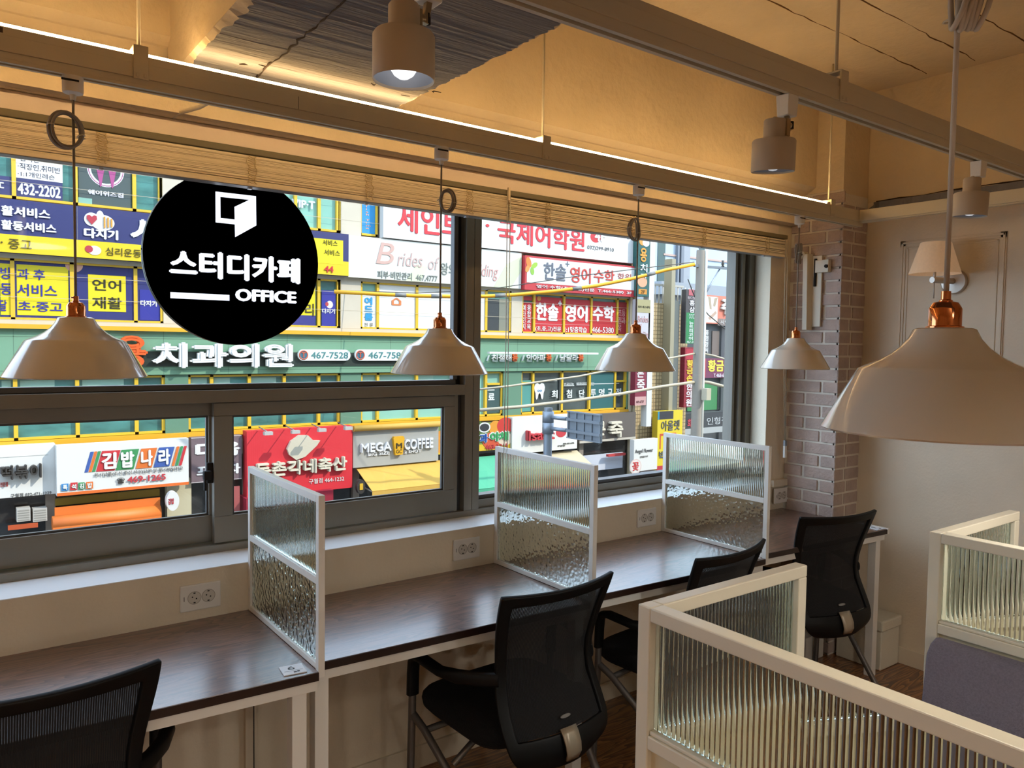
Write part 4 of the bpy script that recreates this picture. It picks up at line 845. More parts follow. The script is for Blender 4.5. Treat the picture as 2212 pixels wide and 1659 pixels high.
sign('shop_sign', 'big white sign with large red Korean lettering and a red 4F disc behind the mullion', 'shop sign', r, '#f3f2ef', y0, .3,
     texts=[('세인트', FR(851, 440, 502, 989), '#e23340', .025), ('국제어학원', FR(1066, 474, 525.5, 1253), '#e23340', .025), ('·', FR(1040, 485, 492, 1048), '#e23340', .02), ('4F', FR(1275, 499, 522, 1298), '#f8f4f2', .03), ('032)299-8910', FR(1259, 531, 541, 1316), '#6a6a6c', .0)],
     discs=[(*(lambda p: (p.x, p.z))(at(1286.5, 512, 'Y', y0)), .30, .24, '#d8303a')])
r = FR(1121.5, 553, 626.5, 1363); y0 = YF-.4
bf = at(1147, 576, 'Y', y0)
def blob(cx, cz, rx, rz, a): return [(cx+rx*math.cos(k)*math.cos(a)-rz*math.sin(k)*math.sin(a), cz+rx*math.cos(k)*math.sin(a)+rz*math.sin(k)*math.cos(a)) for k in (2*math.pi*j/14 for j in range(14))]
sign('shop_sign', 'red bordered white sign with grey and red Korean lettering and a butterfly emblem', 'shop sign', r, '#cf3a42', y0, .25,
     quads=[(FR(1125.5, 557.5, 611, 1359.5), '#eef0ee')],
     polys=[(blob(bf.x-.12, bf.z+.16, .13, .22, .3), '#ec8a3c'), (blob(bf.x-.18, bf.z-.10, .10, .15, -.5), '#f0a050'), (blob(bf.x+.17, bf.z+.06, .10, .18, -1.0), '#a8d04a'), (blob(bf.x+.06, bf.z-.17, .10, .16, .2), '#98c850')],
     texts=[('한솔', FR(1161, 568, 605, 1209), '#6f7684', .02), ('+', FR(1208, 566, 577, 1216), '#6f7684', .0), ('영어', FR(1218, 577, 611, 1262), '#d8483c', .02), ('수학', FR(1269, 582, 611, 1313), '#d8483c', .02), ('학원', FR(1320, 591, 606, 1349), '#c05a50', .0), ('영어·수학(초.중.고)전문  T.466-5380  3F', FR(1145, 615.5, 624, 1350), '#f6eeee', .02)])
# green band lettering
GY = YF-.12
ltr = thing('fascia_letters', (xx(480, 770), GY, zz(800)), 'large white raised Korean letters on the green band, left', 'sign letters')
b = MB(); b.text('치과의원', FR(325, 738.5, 795, 630, GY), GY-.08, cm('#f6f7f4'), .06, .10); b.build('white_letters', ltr)
b = MB(); b.text('용', FR(247, 724, 795, 316, GY), GY-.08, cm('#f2641e'), .06, .10); b.build('orange_letter', ltr)
MB().box(xx(245, 775), xx(866, 770), GY-.02, GY+.02, zz(793), zz(757), cm('#24352e')).build('painted_shadow', ltr)  # dark strip standing in for the shadow behind the letters
for (x0, x1, n), lab in (((641, 754, '467-7528'), 'white rounded phone plate on the green band, left of the pair'), ((764, 878, '467-7580'), 'white rounded phone plate on the green band, right of the pair')):
    r = FR(x0, 754.5, 779, x1, GY); t = thing('phone_plate', ((r[0]+r[1])/2, GY, r[2]), lab, 'sign plate'); h = (r[3]-r[2])/2; n_ = 14
    pl = [(r[0]+h-h*math.sin(math.pi*k/n_), GY-.12, r[2]+h+h*math.cos(math.pi*k/n_)) for k in range(n_+1)]+[(r[1]-h+h*math.sin(math.pi*k/n_), GY-.12, r[2]+h-h*math.cos(math.pi*k/n_)) for k in range(n_+1)]
    b = MB(); b.poly(pl, cm('#f4f6f3'), .1); b.build('plate', t)
    b = MB(); b.disc((r[0]+h, r[2]+h), h*.82, GY-.125, GY-.1, cm('#3f6f86'), 28); b.lathe([(h*.66, -.126), (h*.66, -.13), (h*.84, -.13), (h*.84, -.126)], (r[0]+h, GY, r[2]+h), cm('#e2603a'), 28, 'Y', True)
    b.text('T', (r[0]+h*.62, r[0]+h*1.38, r[2]+h*.55, r[2]+h*1.5), GY-.13, cm('#e2603a'), .03, .006); b.text(n, sub(r, .24, .95, .22, .8), GY-.12, cm('#4a8a8a'), .015, .006); b.build('print', t)
t = thing('fascia_letters', (xx(1150, 770), GY, zz(790)), 'small white slogan letters with orange accents on the green band, right of the mullion', 'sign letters')
b = MB()
for s, a, c_ in (('/ 친절해', 1050, 1103), ('/ 안아파', 1126, 1176), ('/ 남달라', 1198, 1247)): b.text(s, FR(a, 765, 781, c_, GY), GY-.02, cm('#f2f4f0'), .03, .04)
b.build('white_letters', t); b = MB()
for a, c_ in ((1104, 1117), (1178, 1190), (1247.5, 1259)): b.text('용', FR(a, 763, 781, c_, GY), GY-.02, cm('#ee6a2c'), .06, .04)
b.build('orange_letters', t)
tag(MB().box(xx(1038, 755), xx(1272, 755), GY-.5, GY-.35, zz(757), zz(751), cm('#f2f2ee')).box(xx(1060, 755), xx(1062, 755), GY-.35, GY, zz(756), zz(754), cm('#d0d0cc')).box(xx(1240, 755), xx(1242, 755), GY-.35, GY, zz(756), zz(754), cm('#d0d0cc')).build('light_bar'), 'white light bar fixed above the slogan on the green band', 'light bar')
# ---- street level signs
y1 = YF-.45
r = FR(-90, 970, 1085, 120, y1)
t = sign('shop_sign', 'white sign with dark Korean lettering, far left street level', 'shop sign', r, '#f4f4f0', y1, .45, quads=[(FR(0, 988, 989, 104, y1), '#c8c8c4')],
     texts=[('떡볶이', FR(0, 1006, 1036, 89, y1), '#3c3a38', .03, .14), ('전문점', FR(0, 1042, 1051.5, 17, y1), '#d04040', .02), ('구월점 032-471-1229', FR(23, 1067, 1075, 111, y1), '#6a6a68', .0)])
r = FR(121.5, 963, 1072.5, 407.5, y1-.32); y = y1-.32
P = lambda a: [(r[0]+(r[1]-r[0])*u, r[3]-(r[3]-r[2])*v) for u, v in a]
sl = lambda u, w_, top=.16, bot=.57, sh=.045: P([(u+sh, top), (u+sh+w_, top), (u+w_, bot), (u, bot)])
gb = sign('shop_sign', 'white sign with slanted red green orange and blue letter blocks', 'shop sign', r, '#f2f1ec', y, .3,
     quads=[(sub(r, 0, 1, .94, 1), '#f2742a')],
     polys=[(sl(.195, .025), '#3f62b0'), (sl(.224, .022), '#ee7a30'), (sl(.25, .022), '#3f9a5c'), (sl(.279, .138), '#d8343c'), (sl(.424, .135), '#3f9a5c'), (sl(.575, .125), '#ee7a30'), (sl(.715, .125), '#3f62b0'), (sl(.858, .022), '#ee7a30'), (sl(.888, .022), '#3f9a5c'), (sl(.918, .022), '#d8343c'),
            (P([(.03, .76), (.08, .76), (.08, .9), (.03, .9)]), '#3a8fd0'), (P([(.095, .75), (.145, .75), (.14, .9), (.09, .9)]), '#d8343c'), (P([(.15, .76), (.195, .76), (.195, .9), (.15, .9)]), '#3f9a5c'), (P([(.205, .76), (.255, .76), (.255, .9), (.205, .9)]), '#ee7a30')],
     texts=[('김', sub(r, .318, .430, .19, .53), '#f8f8f4', .05), ('밥', sub(r, .462, .565, .19, .53), '#f8f8f4', .05), ('나', sub(r, .615, .708, .19, .53), '#f8f8f4', .05), ('라', sub(r, .752, .848, .19, .53), '#f8f8f4', .05),
            ('회사납품(조식,중식,석식)단체 및 행사배달전문', sub(r, .265, .95, .595, .68), '#4a4640', .0), ('469-1265', sub(r, .51, .81, .72, .85), '#d0404a', .04), ('☎', sub(r, .43, .49, .73, .85), '#3a3634', .02), ('특', sub(r, .04, .072, .78, .88), '#f8f8f4', .04), ('석', sub(r, .1, .135, .78, .88), '#f8f8f4', .04), ('김', sub(r, .157, .19, .78, .88), '#f8f8f4', .04), ('밥', sub(r, .214, .248, .78, .88), '#f8f8f4', .04)])
r = FR(413, 946, 1044.5, 522, y1)
sign('shop_sign', 'brown purple sign with thick white brush lettering seen behind the window stile', 'shop sign', r, '#7d6a70', y1, .3, quads=[(FR(413, 946, 947.5, 522, y1), '#d8d0d0'), (FR(413, 1042.5, 1044, 522, y1), '#d8d0d0')],
     texts=[('다음', FR(421, 957, 990, 519, y1), '#f8f6f4', .06), ('프라자', FR(424, 1007, 1030, 520, y1), '#f8f6f4', .05)])
y = y1-.2; r = FR(533, 932, 1077, 761, y)
ms = sign('shop_sign', 'red sign with cream raised Korean lettering and small spotlights, between the brown and grey signs', 'shop sign', r, '#e8303c', y, .4,
     texts=[('돈촌각네축산', FR(548, 1000, 1032, 747, y), '#e9dfc8', .045, .10), ('구월점 464-1232', FR(667, 1035, 1046, 743, y), '#f6e4e0', .015)])
p = at(650, 964, 'Y', y)
b = MB(); b.poly([(p.x+u, y-.12, p.z+v) for u, v in ((-.42, -.25), (-.5, -.05), (-.38, .2), (-.1, .38), (.2, .36), (.38, .18), (.62, .16), (.5, 0), (.34, -.14), (.1, -.34), (-.2, -.42))], cm('#e0d6bf'), .12); b.build('emblem', ms)
for k, (x, yy) in enumerate(((579, 936), (638, 933), (695, 929), (752, 925))):
    p = at(x, yy, 'Y', y-.75); b = MB(); b.box(p.x-.13, p.x+.13, p.y-.08, p.y+.08, p.z-.05, p.z+.05, cm('#c8c4c0')); b.tube([(p.x, p.y, p.z+.03), (p.x, y+.1, p.z+.12)], .018, cm('#9a9692'), 6); b.build('sign_light', ms)
y = y1-.1; r = FR(763, 932, 1011, 947, y)
cf = sign('shop_sign', 'grey sign with white and yellow lettering above the yellow awning', 'shop sign', r, '#b9b8b2', y, .35,
     texts=[('MEGA', FR(777, 958, 978, 844, y), '#f0f0f2', .05, .06), ('COFFEE', FR(871, 949, 971.5, 934, y), '#f0f0f2', .05, .06), ('BIG SIZE', FR(794, 977.5, 985, 841, y), '#f4f4f4', .05, .03), ('2 SHOT', FR(872, 973, 979.5, 909, y), '#f4f4f4', .05, .03)])
q = FR(846, 943, 983, 870, y)
b = MB(); b.poly([(q[0]+(q[1]-q[0])*u, y-.14, q[3]-(q[3]-q[2])*v) for u, v in ((0, .08), (.08, 0), (.92, 0), (1, .12), (.94, .3), (.84, .98), (.2, 1), (.06, .3))], cm('#f0b418'), .14)
b.text('M', sub(q, .22, .78, .34, .64), y-.14, cm('#4a3a10'), .03, .01); b.text('GC', sub(q, .24, .76, .7, .9), y-.14, cm('#4a3a10'), .0, .01); b.build('emblem', cf)
AW = mat('yellow_awning_cloth', '#b08a3a', .7)
r2 = FR(761, 919, 932, 949, y); tag(MB().tube([(r2[0], y-.1, (r2[2]+r2[3])/2), (r2[1], y-.1, (r2[2]+r2[3])/2)], (r2[3]-r2[2])/2, AW, 12).build('rolled_awning'), 'rolled yellow cover along the top of the grey sign', 'awning')
def awning(label, pts, colm, y, out, stripe=None, fringe=.22):
    """slanted cloth: upper edge on the front, lower edge pushed out over the pavement"""
    (x0, ya), (x1, yb), drop = pts
    a = at(x0, ya, 'Y', y); c_ = at(x1, yb, 'Y', y); z = a.z; t = thing('awning', ((a.x+c_.x)/2, y, z-drop), label, 'awning')
    b = MB(); n = 8; i = b.mi(colm); T = [b.bm.verts.new((a.x+(c_.x-a.x)*k/n, y, z)) for k in range(n+1)]; M_ = [b.bm.verts.new((a.x+(c_.x-a.x)*k/n, y-out*.5, z-drop*.5-.03*(k % 2))) for k in range(n+1)]; B_ = [b.bm.verts.new((a.x+(c_.x-a.x)*k/n, y-out, z-drop)) for k in range(n+1)]
    for A, B in ((T, M_), (M_, B_)):
        for k in range(n): b.face([A[k], A[k+1], B[k+1], B[k]], i)
    o = b.build('cloth', t); s = o.modifiers.new('thick', 'SOLIDIFY'); s.thickness = .02
    b = MB()
    for k in range(24):
        xa = a.x+(c_.x-a.x)*k/24; xb = a.x+(c_.x-a.x)*(k+1)/24; b.hexa([(xa, y-out-.01, z-drop-fringe-.02*(k % 2)), (xb, y-out-.01, z-drop-fringe-.02*(k % 2)), (xb, y-out+.01, z-drop-fringe), (xa, y-out+.01, z-drop-fringe), (xa, y-out-.01, z-drop), (xb, y-out-.01, z-drop), (xb, y-out+.01, z-drop), (xa, y-out+.01, z-drop)], stripe or colm)
    b.build('valance', t)
    b = MB()
    for x in (a.x+.04, c_.x-.04): b.tube([(x, y, z-drop*.9), (x, y-out, z-drop-.02)], .03, cm('#8a8478'), 6)
    b.build('support_arm', t); return t
awning('yellow awning below the grey sign', ((768, 1011), (949, 996), .62), AW, y1+.05, 1.3)
t = sign('drop_awning', 'orange hanging awning cloth with a red stripe below the sign with slanted letter blocks', 'awning', FR(118, 1097, 1134, 346, YF-.5), '#f98434', YF-.5, .05, quads=[(FR(118, 1117.5, 1136, 346, YF-.5), '#e02440')])
q = FR(116, 1140, 1156, 352, YF-.95); b = MB(); b.tube([(q[0], YF-.6, q[3]+.05), ((q[0]+q[1])/2, YF-.6, q[3]+.04), (q[1], YF-.6, q[3]+.05)], .2, cm('#f98434'), 14); b.box(q[0], q[1], YF-.78, YF-.74, q[2]-.2, q[3]+.05, cm('#f98434')); b.build('rolled_cloth', t)
awning('green awning below the fruit sign, left of the middle partition', ((952, 995), (1095, 985), .95), mat('green_awning_cloth', '#3f9070', .7), y1+.1, 1.4, mat('green_awning_cloth', '#3f9070', .7))
awning('beige awning behind the middle partition top', ((1120, 985), (1246, 975), .5), mat('beige_awning_cloth', '#a89c80', .7), y1+.1, 1.0)
y = y1-.05; r = FR(947, 921, 982, 1102.5, y); G = lambda u, v, ru, rv, c_: (r[0]+(r[1]-r[0])*u, r[3]-(r[3]-r[2])*v, ru, rv, c_)
sign('shop_sign', 'colourful fruit sign with blue and green lettering over a yellow phone strip', 'shop sign', r, '#7f9a58', y, .3,
     quads=[(sub(r, 0, 1, .76, 1), '#f2c62a')],
     discs=[G(.05, .55, .5, .42, '#f0a23c'), G(.30, .5, .45, .42, '#c8482c'), G(.5, .15, .4, .3, '#4f6f2c'), G(.78, .18, .32, .28, '#f0a030'), G(.92, .12, .4, .32, '#d83a30'), G(.72, .64, .42, .32, '#e05a38'), G(.92, .62, .36, .26, '#f0d8c0'), G(.62, .14, .28, .2, '#f4f4f0'), G(.62, .14, .22, .15, '#30343a'), G(.15, .2, .4, .3, '#6f9a3c')],
     texts=[('부', sub(r, .03, .17, .3, .66), '#f8f8f4', .13, .012), ('식', sub(r, .22, .36, .3, .66), '#f8f8f4', .13, .012), ('과', sub(r, .535, .675, .34, .72), '#f8f8f4', .13, .012), ('야채', sub(r, .68, .975, .30, .70), '#f8f8f4', .13, .012),
            ('부', sub(r, .04, .16, .33, .63), '#d03038', .05, .03), ('식', sub(r, .23, .35, .33, .63), '#d03038', .05, .03), ('과', sub(r, .545, .665, .37, .69), '#3060b0', .05, .03), ('야채', sub(r, .695, .96, .34, .67), '#3fae66', .05, .03), ('463-3215', sub(r, .63, .96, .79, .97), '#c83440', .03)])
y = y1-.15; r = FR(1107, 902, 981, 1247, y)
sign('shop_sign', 'white sign with raised red Latin lettering behind the grey traffic sign', 'shop sign', r, '#f4f2ea', y, .35,
     texts=[('Isaac', FR(1135, 930, 951.5, 1192, y), '#d84048', .03, .14), ('032-465-6676', FR(1216, 957, 960, 1240, y), '#7a746c', .02), ('구월점', FR(1204, 962, 965, 1220, y), '#7a746c', .02)], discs=[(*(lambda p: (p.x, p.z))(at(1212, 934, 'Y', y)), .28, .2, '#d84048')])
y = y1; r = FR(1252, 897, 958, 1373, y)
sign('shop_sign', 'dark grey sign with cream brush lettering right of the traffic sign', 'shop sign', r, '#6b625c', y, .4,
     texts=[('본', FR(1275, 911, 941, 1303, y), '#ece2cc', .04, .12), ('죽', FR(1311, 911, 945, 1341, y), '#ece2cc', .04, .12)], quads=[(FR(1252, 953, 958, 1373, y), '#d8cfc0')])
# shop fronts under the signs
b = MB(); GL = mat('dark_shop_glass', '#2c2c2c', .1, var=.5, vscale=1.6); SF = mat('shopfront_frame', '#7f766c', .6)
b.box(xL, xR, YF-.02, YF+.1, -6.3, -2.0, GL)
for x in (xx(108, 1100), xx(455, 1080), xx(530, 1070), xx(765, 1060), xx(950, 1040), xx(1105, 1020), xx(1250, 1000)): b.box(x-.12, x+.12, YF-.16, YF+.1, -6.3, -2.0, SF)
b.build('shopfront', bld)
def panel(name, label, cat, r, y, d, cols, texts=()):
    return sign(name, label, cat, r, cols, y, d, texts=texts)
panel('menu_board', 'mustard strip of boards under the slanted letter block sign', 'menu board', FR(119, 1078, 1093, 345, YF-.2), YF-.2, .15, '#a8881e')
t = thing('outdoor_unit', (xx(62, 1115), YF-.5, zz(1130)), 'pair of pale air conditioner units under the far left white sign', 'air conditioner')
for a, c_ in ((36, 66), (71, 102)):
    q = FR(a, 1100, 1128, c_, YF-.5); b = MB(); b.box(q[0], q[1], YF-.5, YF-.15, q[2], q[3], cm('#c9c5bd'))
    for k in range(5): z = q[2]+(q[3]-q[2])*(k+.5)/5.5; b.box(q[0]+.03, q[1]-.03, YF-.51, YF-.5, z, z+.03, cm('#a8a49c'))
    b.build('unit', t)
panel('menu_board', 'strip of red orange food pictures under the air conditioner units', 'menu board', FR(17, 1136, 1146, 82, YF-.5), YF-.5, .05, '#c8582c')
r = FR(361, 1062, 1104, 384, YF-.9); t = thing('round_blade_sign', ((r[0]+r[1])/2, YF-.9, r[2]), 'white round blade sign with red print right of the orange awning', 'sign')
b = MB(); cx, cz, rr = (r[0]+r[1])/2, (r[2]+r[3])/2, (r[3]-r[2])/2
b.disc((cx, cz), rr*.62, YF-.95, YF-.75, cm('#f0eeea'), 32, rr); b.build('drum', t); b = MB(); b.text('김밥', (cx-rr*.45, cx+rr*.1, cz-rr*.3, cz+rr*.3), YF-.95, cm('#d0404a'), .03, .01); b.build('lettering', t)
MB().box(xx(356, 1080), xx(408, 1075), YF-.3, YF-.02, zz(1170), zz(1064), cm('#d9cfae')).build('side_panel', bld)
r = FR(769, 1036, 1067, 786, YF-1.3); t = thing('round_blade_sign', ((r[0]+r[1])/2, YF-1.3, r[2]), 'dark round blade sign with a yellow cup at the left end of the yellow awning', 'sign')
cx, cz, rr = (r[0]+r[1])/2, (r[2]+r[3])/2, (r[3]-r[2])/2
b = MB(); b.disc((cx, cz), rr*.62, YF-1.4, YF-1.25, cm('#3a3430'), 32, rr); b.build('drum', t); MB().box(cx-rr*.24, cx+rr*.24, YF-1.42, YF-1.4, cz-rr*.4, cz+rr*.45, cm('#eab82a')).build('emblem', t)
q = FR(532, 1078, 1112, 720, YF-.9); panel('folded_awning', 'dark red awning below the red sign', 'awning', q, YF-.9, .8, '#a01c34')
q = FR(495, 1052, 1110, 518, YF-.6); panel('standing_banner', 'dull red banner under the brown sign', 'banner', q, YF-.6, .05, '#b05a58')
q = FR(1258, 985, 1020, 1345, YF-.3); panel('window_banner', 'white and pale blue picture banner in the shop front below the dark sign', 'banner', q, YF-.3, .05, '#d8dce8'); tag(MB().box(xx(1293, 1030), xx(1330, 1030), YF-.6, YF-.45, zz(1112), zz(1104), cm('#d04848')).build('handrail'), 'red rail in front of the picture banner', 'rail')
# ---- right end: pipes, blade signs, tiled building
b = MB(); PC = mat('cream_pipe', '#b0a68c', .6)
for px_ in (1361, 1368): b.tube([(xx(px_, 740), YF-.1, -6.3), (xx(px_, 600), YF-.1, 9)], .09, PC, 10)
b.build('drain_pipe', bld)
TILE = None
def tile_mat():
    mt = bpy.data.materials.new('beige_wall_tile'); mt.use_nodes = True; nt = mt.node_tree; bs = nt.nodes['Principled BSDF']
    tc = nt.nodes.new('ShaderNodeTexCoord'); mp = nt.nodes.new('ShaderNodeMapping'); mp.inputs['Rotation'].default_value = (math.pi/2, 0, 0)
    br = nt.nodes.new('ShaderNodeTexBrick'); br.offset = 0; br.inputs['Scale'].default_value = 1; br.inputs['Brick Width'].default_value = .19; br.inputs['Row Height'].default_value = .19; br.inputs['Mortar Size'].default_value = .02
    br.inputs['Color1'].default_value = lin('#a8946e'); br.inputs['Color2'].default_value = lin('#9c8662'); br.inputs['Mortar'].default_value = lin('#6a583c')
    nt.links.new(tc.outputs['Object'], mp.inputs[0]); nt.links.new(mp.outputs[0], br.inputs['Vector']); nt.links.new(br.outputs[0], bs.inputs['Base Color']); bs.inputs['Roughness'].default_value = .6; return mt
TILE = tile_mat()
Y2 = 27.0
tb = thing('tiled_building', (xx(1430, 800, Y2), Y2, -6.3), 'narrow building clad in small beige tiles right of the green band building', 'building')
MB().box(xx(1372, 850, Y2), xx(1482, 850, Y2), Y2, Y2+6, -6.3, at(1430, 655, 'Y', Y2).z, TILE).build('wall', tb)
b = MB(); b.box(xx(1430, 800, Y2), xx(1438, 800, Y2), Y2-.5, Y2, -6.3, at(1430, 560, 'Y', Y2).z, cm('#b0a88c')); b.box(xx(1438, 800, Y2), xx(1450, 800, Y2), Y2-.45, Y2, -6.3, at(1438, 650, 'Y', Y2).z, cm('#767c78')); b.build('column', tb)
zr_ = at(1430, 655, 'Y', Y2).z
b = MB()
for k in range(14): x = xx(1405, 640, Y2)+.28*k; b.tube([(x, Y2+.2, zr_), (x, Y2+.2, zr_+.9)], .03, cm('#d8d4c8'), 6)
b.box(xx(1405, 640, Y2), xx(1482, 640, Y2), Y2+.15, Y2+.25, zr_+.88, zr_+.98, cm('#c8c4b8')); b.build('roof_railing', tb)
y = YF-.6
r = FR(1379, 508, 639.5, 1403, y)
sign('blade_sign', 'tall dark green vertical sign with orange and white letters and an orange floor plate', 'shop sign', r, '#21605c', y, .3, quads=[(sub(r, .12, .82, .88, .965), '#e0962e')],
     discs=[(r[0]+(r[1]-r[0])*.42, r[3]-(r[3]-r[2])*.76, .30, .24, '#f2b08a'), (r[0]+(r[1]-r[0])*.35, r[3]-(r[3]-r[2])*.1, .2, .16, '#e0a040'), (r[0]+(r[1]-r[0])*.65, r[3]-(r[3]-r[2])*.11, .22, .17, '#e8eef0')],
     texts=[('용', sub(r, .16, .74, .20, .43), '#e8a33c', .04), ('치', sub(r, .2, .8, .46, .60), '#e8f0f0', .03), ('과', sub(r, .2, .8, .62, .70), '#e8f0f0', .03), ('2F', sub(r, .3, .66, .895, .95), '#6a4a14', .0)])
q = FR(1405.5, 500, 639, 1414.5, y); b = MB(); b.box(q[0], q[1], y, y+.35, -2.0, q[3], cm('#eceae4')); tag(b.build('sign_post', loc=(q[0], y, -2.0)), 'white square post holding the vertical signs', 'post')
r = FR(1377, 646, 752, 1404, y)
sign('blade_sign', 'pale vertical sign with beige top and pink script below the dark green sign', 'shop sign', r, '#d3d0d6', y, .3, quads=[(sub(r, 0, 1, 0, .27), '#b5ab7c')], texts=[('피부·에스테틱', sub(r, .05, .95, .13, .18), '#4a4430', .0), ('Brides', sub(r, .05, .85, .34, .47), '#d4a09c', .0), ('of', sub(r, .1, .35, .5, .6), '#d4a09c', .0), ('Wedding', sub(r, .12, .85, .66, .8), '#d4a09c', .0)])
r = FR(1373, 790, 876, 1396, y)
sign('blade_sign', 'wine red vertical sign with white brush lettering below the pendant lamp', 'shop sign', r, '#8e2a42', y, .3, quads=[(sub(r, 0, 1, .78, 1), '#d8a8a4')], texts=[('본', sub(r, .12, .75, .08, .30), '#f2e6e6', .04), ('죽', sub(r, .12, .85, .34, .62), '#f2e6e6', .04), ('469-6737', sub(r, .1, .8, .88, .94), '#6a3038', .0)])
# far street: grey tower, low roofs, signs
Y3 = 46
fb = thing('grey_tower', (xx(1500, 700, Y3), Y3, -6.3), 'tall pale grey blue building far behind the utility pole', 'building')
FARW = mat('pale_blue_render', '#98a4ae', .7, var=.12, vscale=.12)
MB().box(xx(1405, 600, Y3), xx(1640, 600, Y3), Y3, Y3+10, -6.3, 22, FARW).build('wall', fb)
b = MB()
for a, c_ in ((1420, 1436), (1510, 1524)): b.box(xx(a, 560, Y3), xx(c_, 560, Y3), Y3-.05, Y3, at(a, 612, 'Y', Y3).z, at(a, 500, 'Y', Y3).z, cm('#46605c'))
b.build('window', fb)
b = MB()
for a, c_, h in ((1459, 1462, '#8a9098'), (1466, 1472, '#7a8088'), (1472, 1485, '#a0a4a8')): b.box(xx(a, 560, Y3), xx(c_, 560, Y3), Y3-.3, Y3, -6, 22, cm(h))
b.box(xx(1432, 555, Y3), xx(1580, 555, Y3), Y3-.1, Y3, at(1480, 557, 'Y', Y3).z, at(1480, 553, 'Y', Y3).z, cm('#c8a898')); b.build('pilaster', fb)
Y4 = 38
lb = thing('low_roof_building', (xx(1500, 700, Y4), Y4, -6.3), 'low grey roofed building in front of the far tower', 'building')
zt_ = at(1500, 616, 'Y', Y4).z
MB().box(xx(1412, 640, Y4), xx(1640, 640, Y4), Y4, Y4+5, -6.3, zt_, cm('#b6b8b6')).build('wall', lb); MB().box(xx(1410, 640, Y4), xx(1640, 640, Y4), Y4-.8, Y4+5, zt_-.9, zt_, cm('#9ea4aa')).build('roof', lb)
Y5 = 31
sb = thing('dark_shop_building', (xx(1545, 800, Y5), Y5, -6.3), 'dark grey shop building behind the utility pole', 'building')
MB().box(xx(1484, 800, Y5), xx(1660, 800, Y5), Y5, Y5+6, -6.3, at(1540, 690, 'Y', Y5).z, cm('#4b4e50')).build('wall', sb)
b = MB(); b.box(xx(1484, 860, Y5), xx(1600, 860, Y5), Y5-.05, Y5, at(1540, 885, 'Y', Y5).z, at(1540, 828, 'Y', Y5).z, cm('#3f8f52')); b.box(xx(1548, 860, Y5), xx(1562, 860, Y5), Y5-.08, Y5, at(1548, 885, 'Y', Y5).z, at(1548, 828, 'Y', Y5).z, cm('#3a4644')); b.build('green_shopfront', sb)
b = MB(); b.box(xx(1537, 740, Y5), xx(1552, 740, Y5), Y5-.05, Y5, at(1537, 768, 'Y', Y5).z, at(1537, 715, 'Y', Y5).z, cm('#7d6d64')); b.box(xx(1558, 740, Y5), xx(1566, 740, Y5), Y5-.3, Y5, -6, at(1558, 706, 'Y', Y5).z, cm('#c2c4c6')); b.build('window', sb)
b = MB(); b.text('흥\n행\n형\n틱', FR(1522, 712, 762, 1530, Y5), Y5, cm('#f0f0ee'), .03, .02); b.build('lettering', sb)
ys = Y5-.3
r = FR(1514, 636, 698, 1582, ys)
sign('shop_sign', 'coral and white sign with a large white letter right of the utility pole', 'shop sign', r, '#ea8468', ys, .3, quads=[(FR(1514, 638, 693, 1523, ys), '#f4ead8'), (FR(1525.5, 640, 696, 1550, ys), '#f6eedd'), (FR(1551, 688, 703, 1582, ys), '#8a7a72')],
     polys=[([(r[0]+(r[1]-r[0])*u, r[3]-(r[3]-r[2])*v) for u, v in ((.22, .05), (.3, .08), (.34, .5), (.28, .48))], '#b8a488'), ([(r[0]+(r[1]-r[0])*u, r[3]-(r[3]-r[2])*v) for u, v in ((.42, .1), (.52, .05), (.44, .4), (.38, .38))], '#b8a488'), ([(r[0]+(r[1]-r[0])*u, r[3]-(r[3]-r[2])*v) for u, v in ((.24, .8), (.46, .55), (.5, .62), (.3, .88))], '#c9a890')],
     texts=[('주', FR(1556, 646, 680, 1577, ys), '#fbf6f0', .06, .08), ('사이드', FR(1556, 690, 700, 1582, ys), '#f0ece6', .0)])
r = FR(1510, 774, 817, 1580, ys)
sign('shop_sign', 'purple sign with yellow lettering low behind the utility pole', 'shop sign', r, '#7a2850', ys, .3, quads=[(FR(1512, 776, 815, 1525, ys), '#a82838')], texts=[('황금손', FR(1529, 777, 803, 1580, ys), '#ecdc4a', .05), ('T.468-6260', FR(1541, 807, 815, 1574, ys), '#f0e6ee', .02), ('손', FR(1514, 785, 805, 1521, ys), '#3a1820', .04)])
y = 26.3
r = FR(1484, 625, 675, 1502, y)
t = sign('blade_sign', 'dark and green vertical sign left of the utility pole', 'shop sign', FR(1482.5, 625, 742, 1500.5, y), '#4f4a4a', y, .3, quads=[(FR(1482.5, 675, 742, 1500.5, y), '#2f8f52'), (FR(1488, 625, 638, 1499, y), '#c8646c')],
     texts=[('참다한', FR(1485, 640, 646, 1501, y), '#ecd8dc', .0), ('홍', FR(1489, 648, 660, 1500, y), '#f0ecec', .03), ('삼', FR(1489, 662, 675, 1500, y), '#f0ecec', .03), ('뉴\n트\n리\n코\n어', FR(1488, 694, 735, 1497, y), '#e8f4ea', .03), ('467-34', FR(1483, 736, 741, 1499, y), '#e8f4ea', .0), ('○○○', FR(1488, 678, 688, 1500, y), '#e8f4ea', .0)])
r = FR(1480, 750, 880, 1497, y)
sign('blade_sign', 'red vertical sign with yellow and white lettering left of the utility pole', 'shop sign', r, '#9a2030', y, .3, quads=[(FR(1482, 754, 776, 1497, y), '#c03040')], texts=[('황\n금\n손', FR(1483, 777, 824, 1497, y), '#f2cc3a', .05), ('한\n의\n원', FR(1482, 827, 878, 1495, y), '#f4ecec', .04)])
r = FR(1421, 889, 1036, 1473, y)
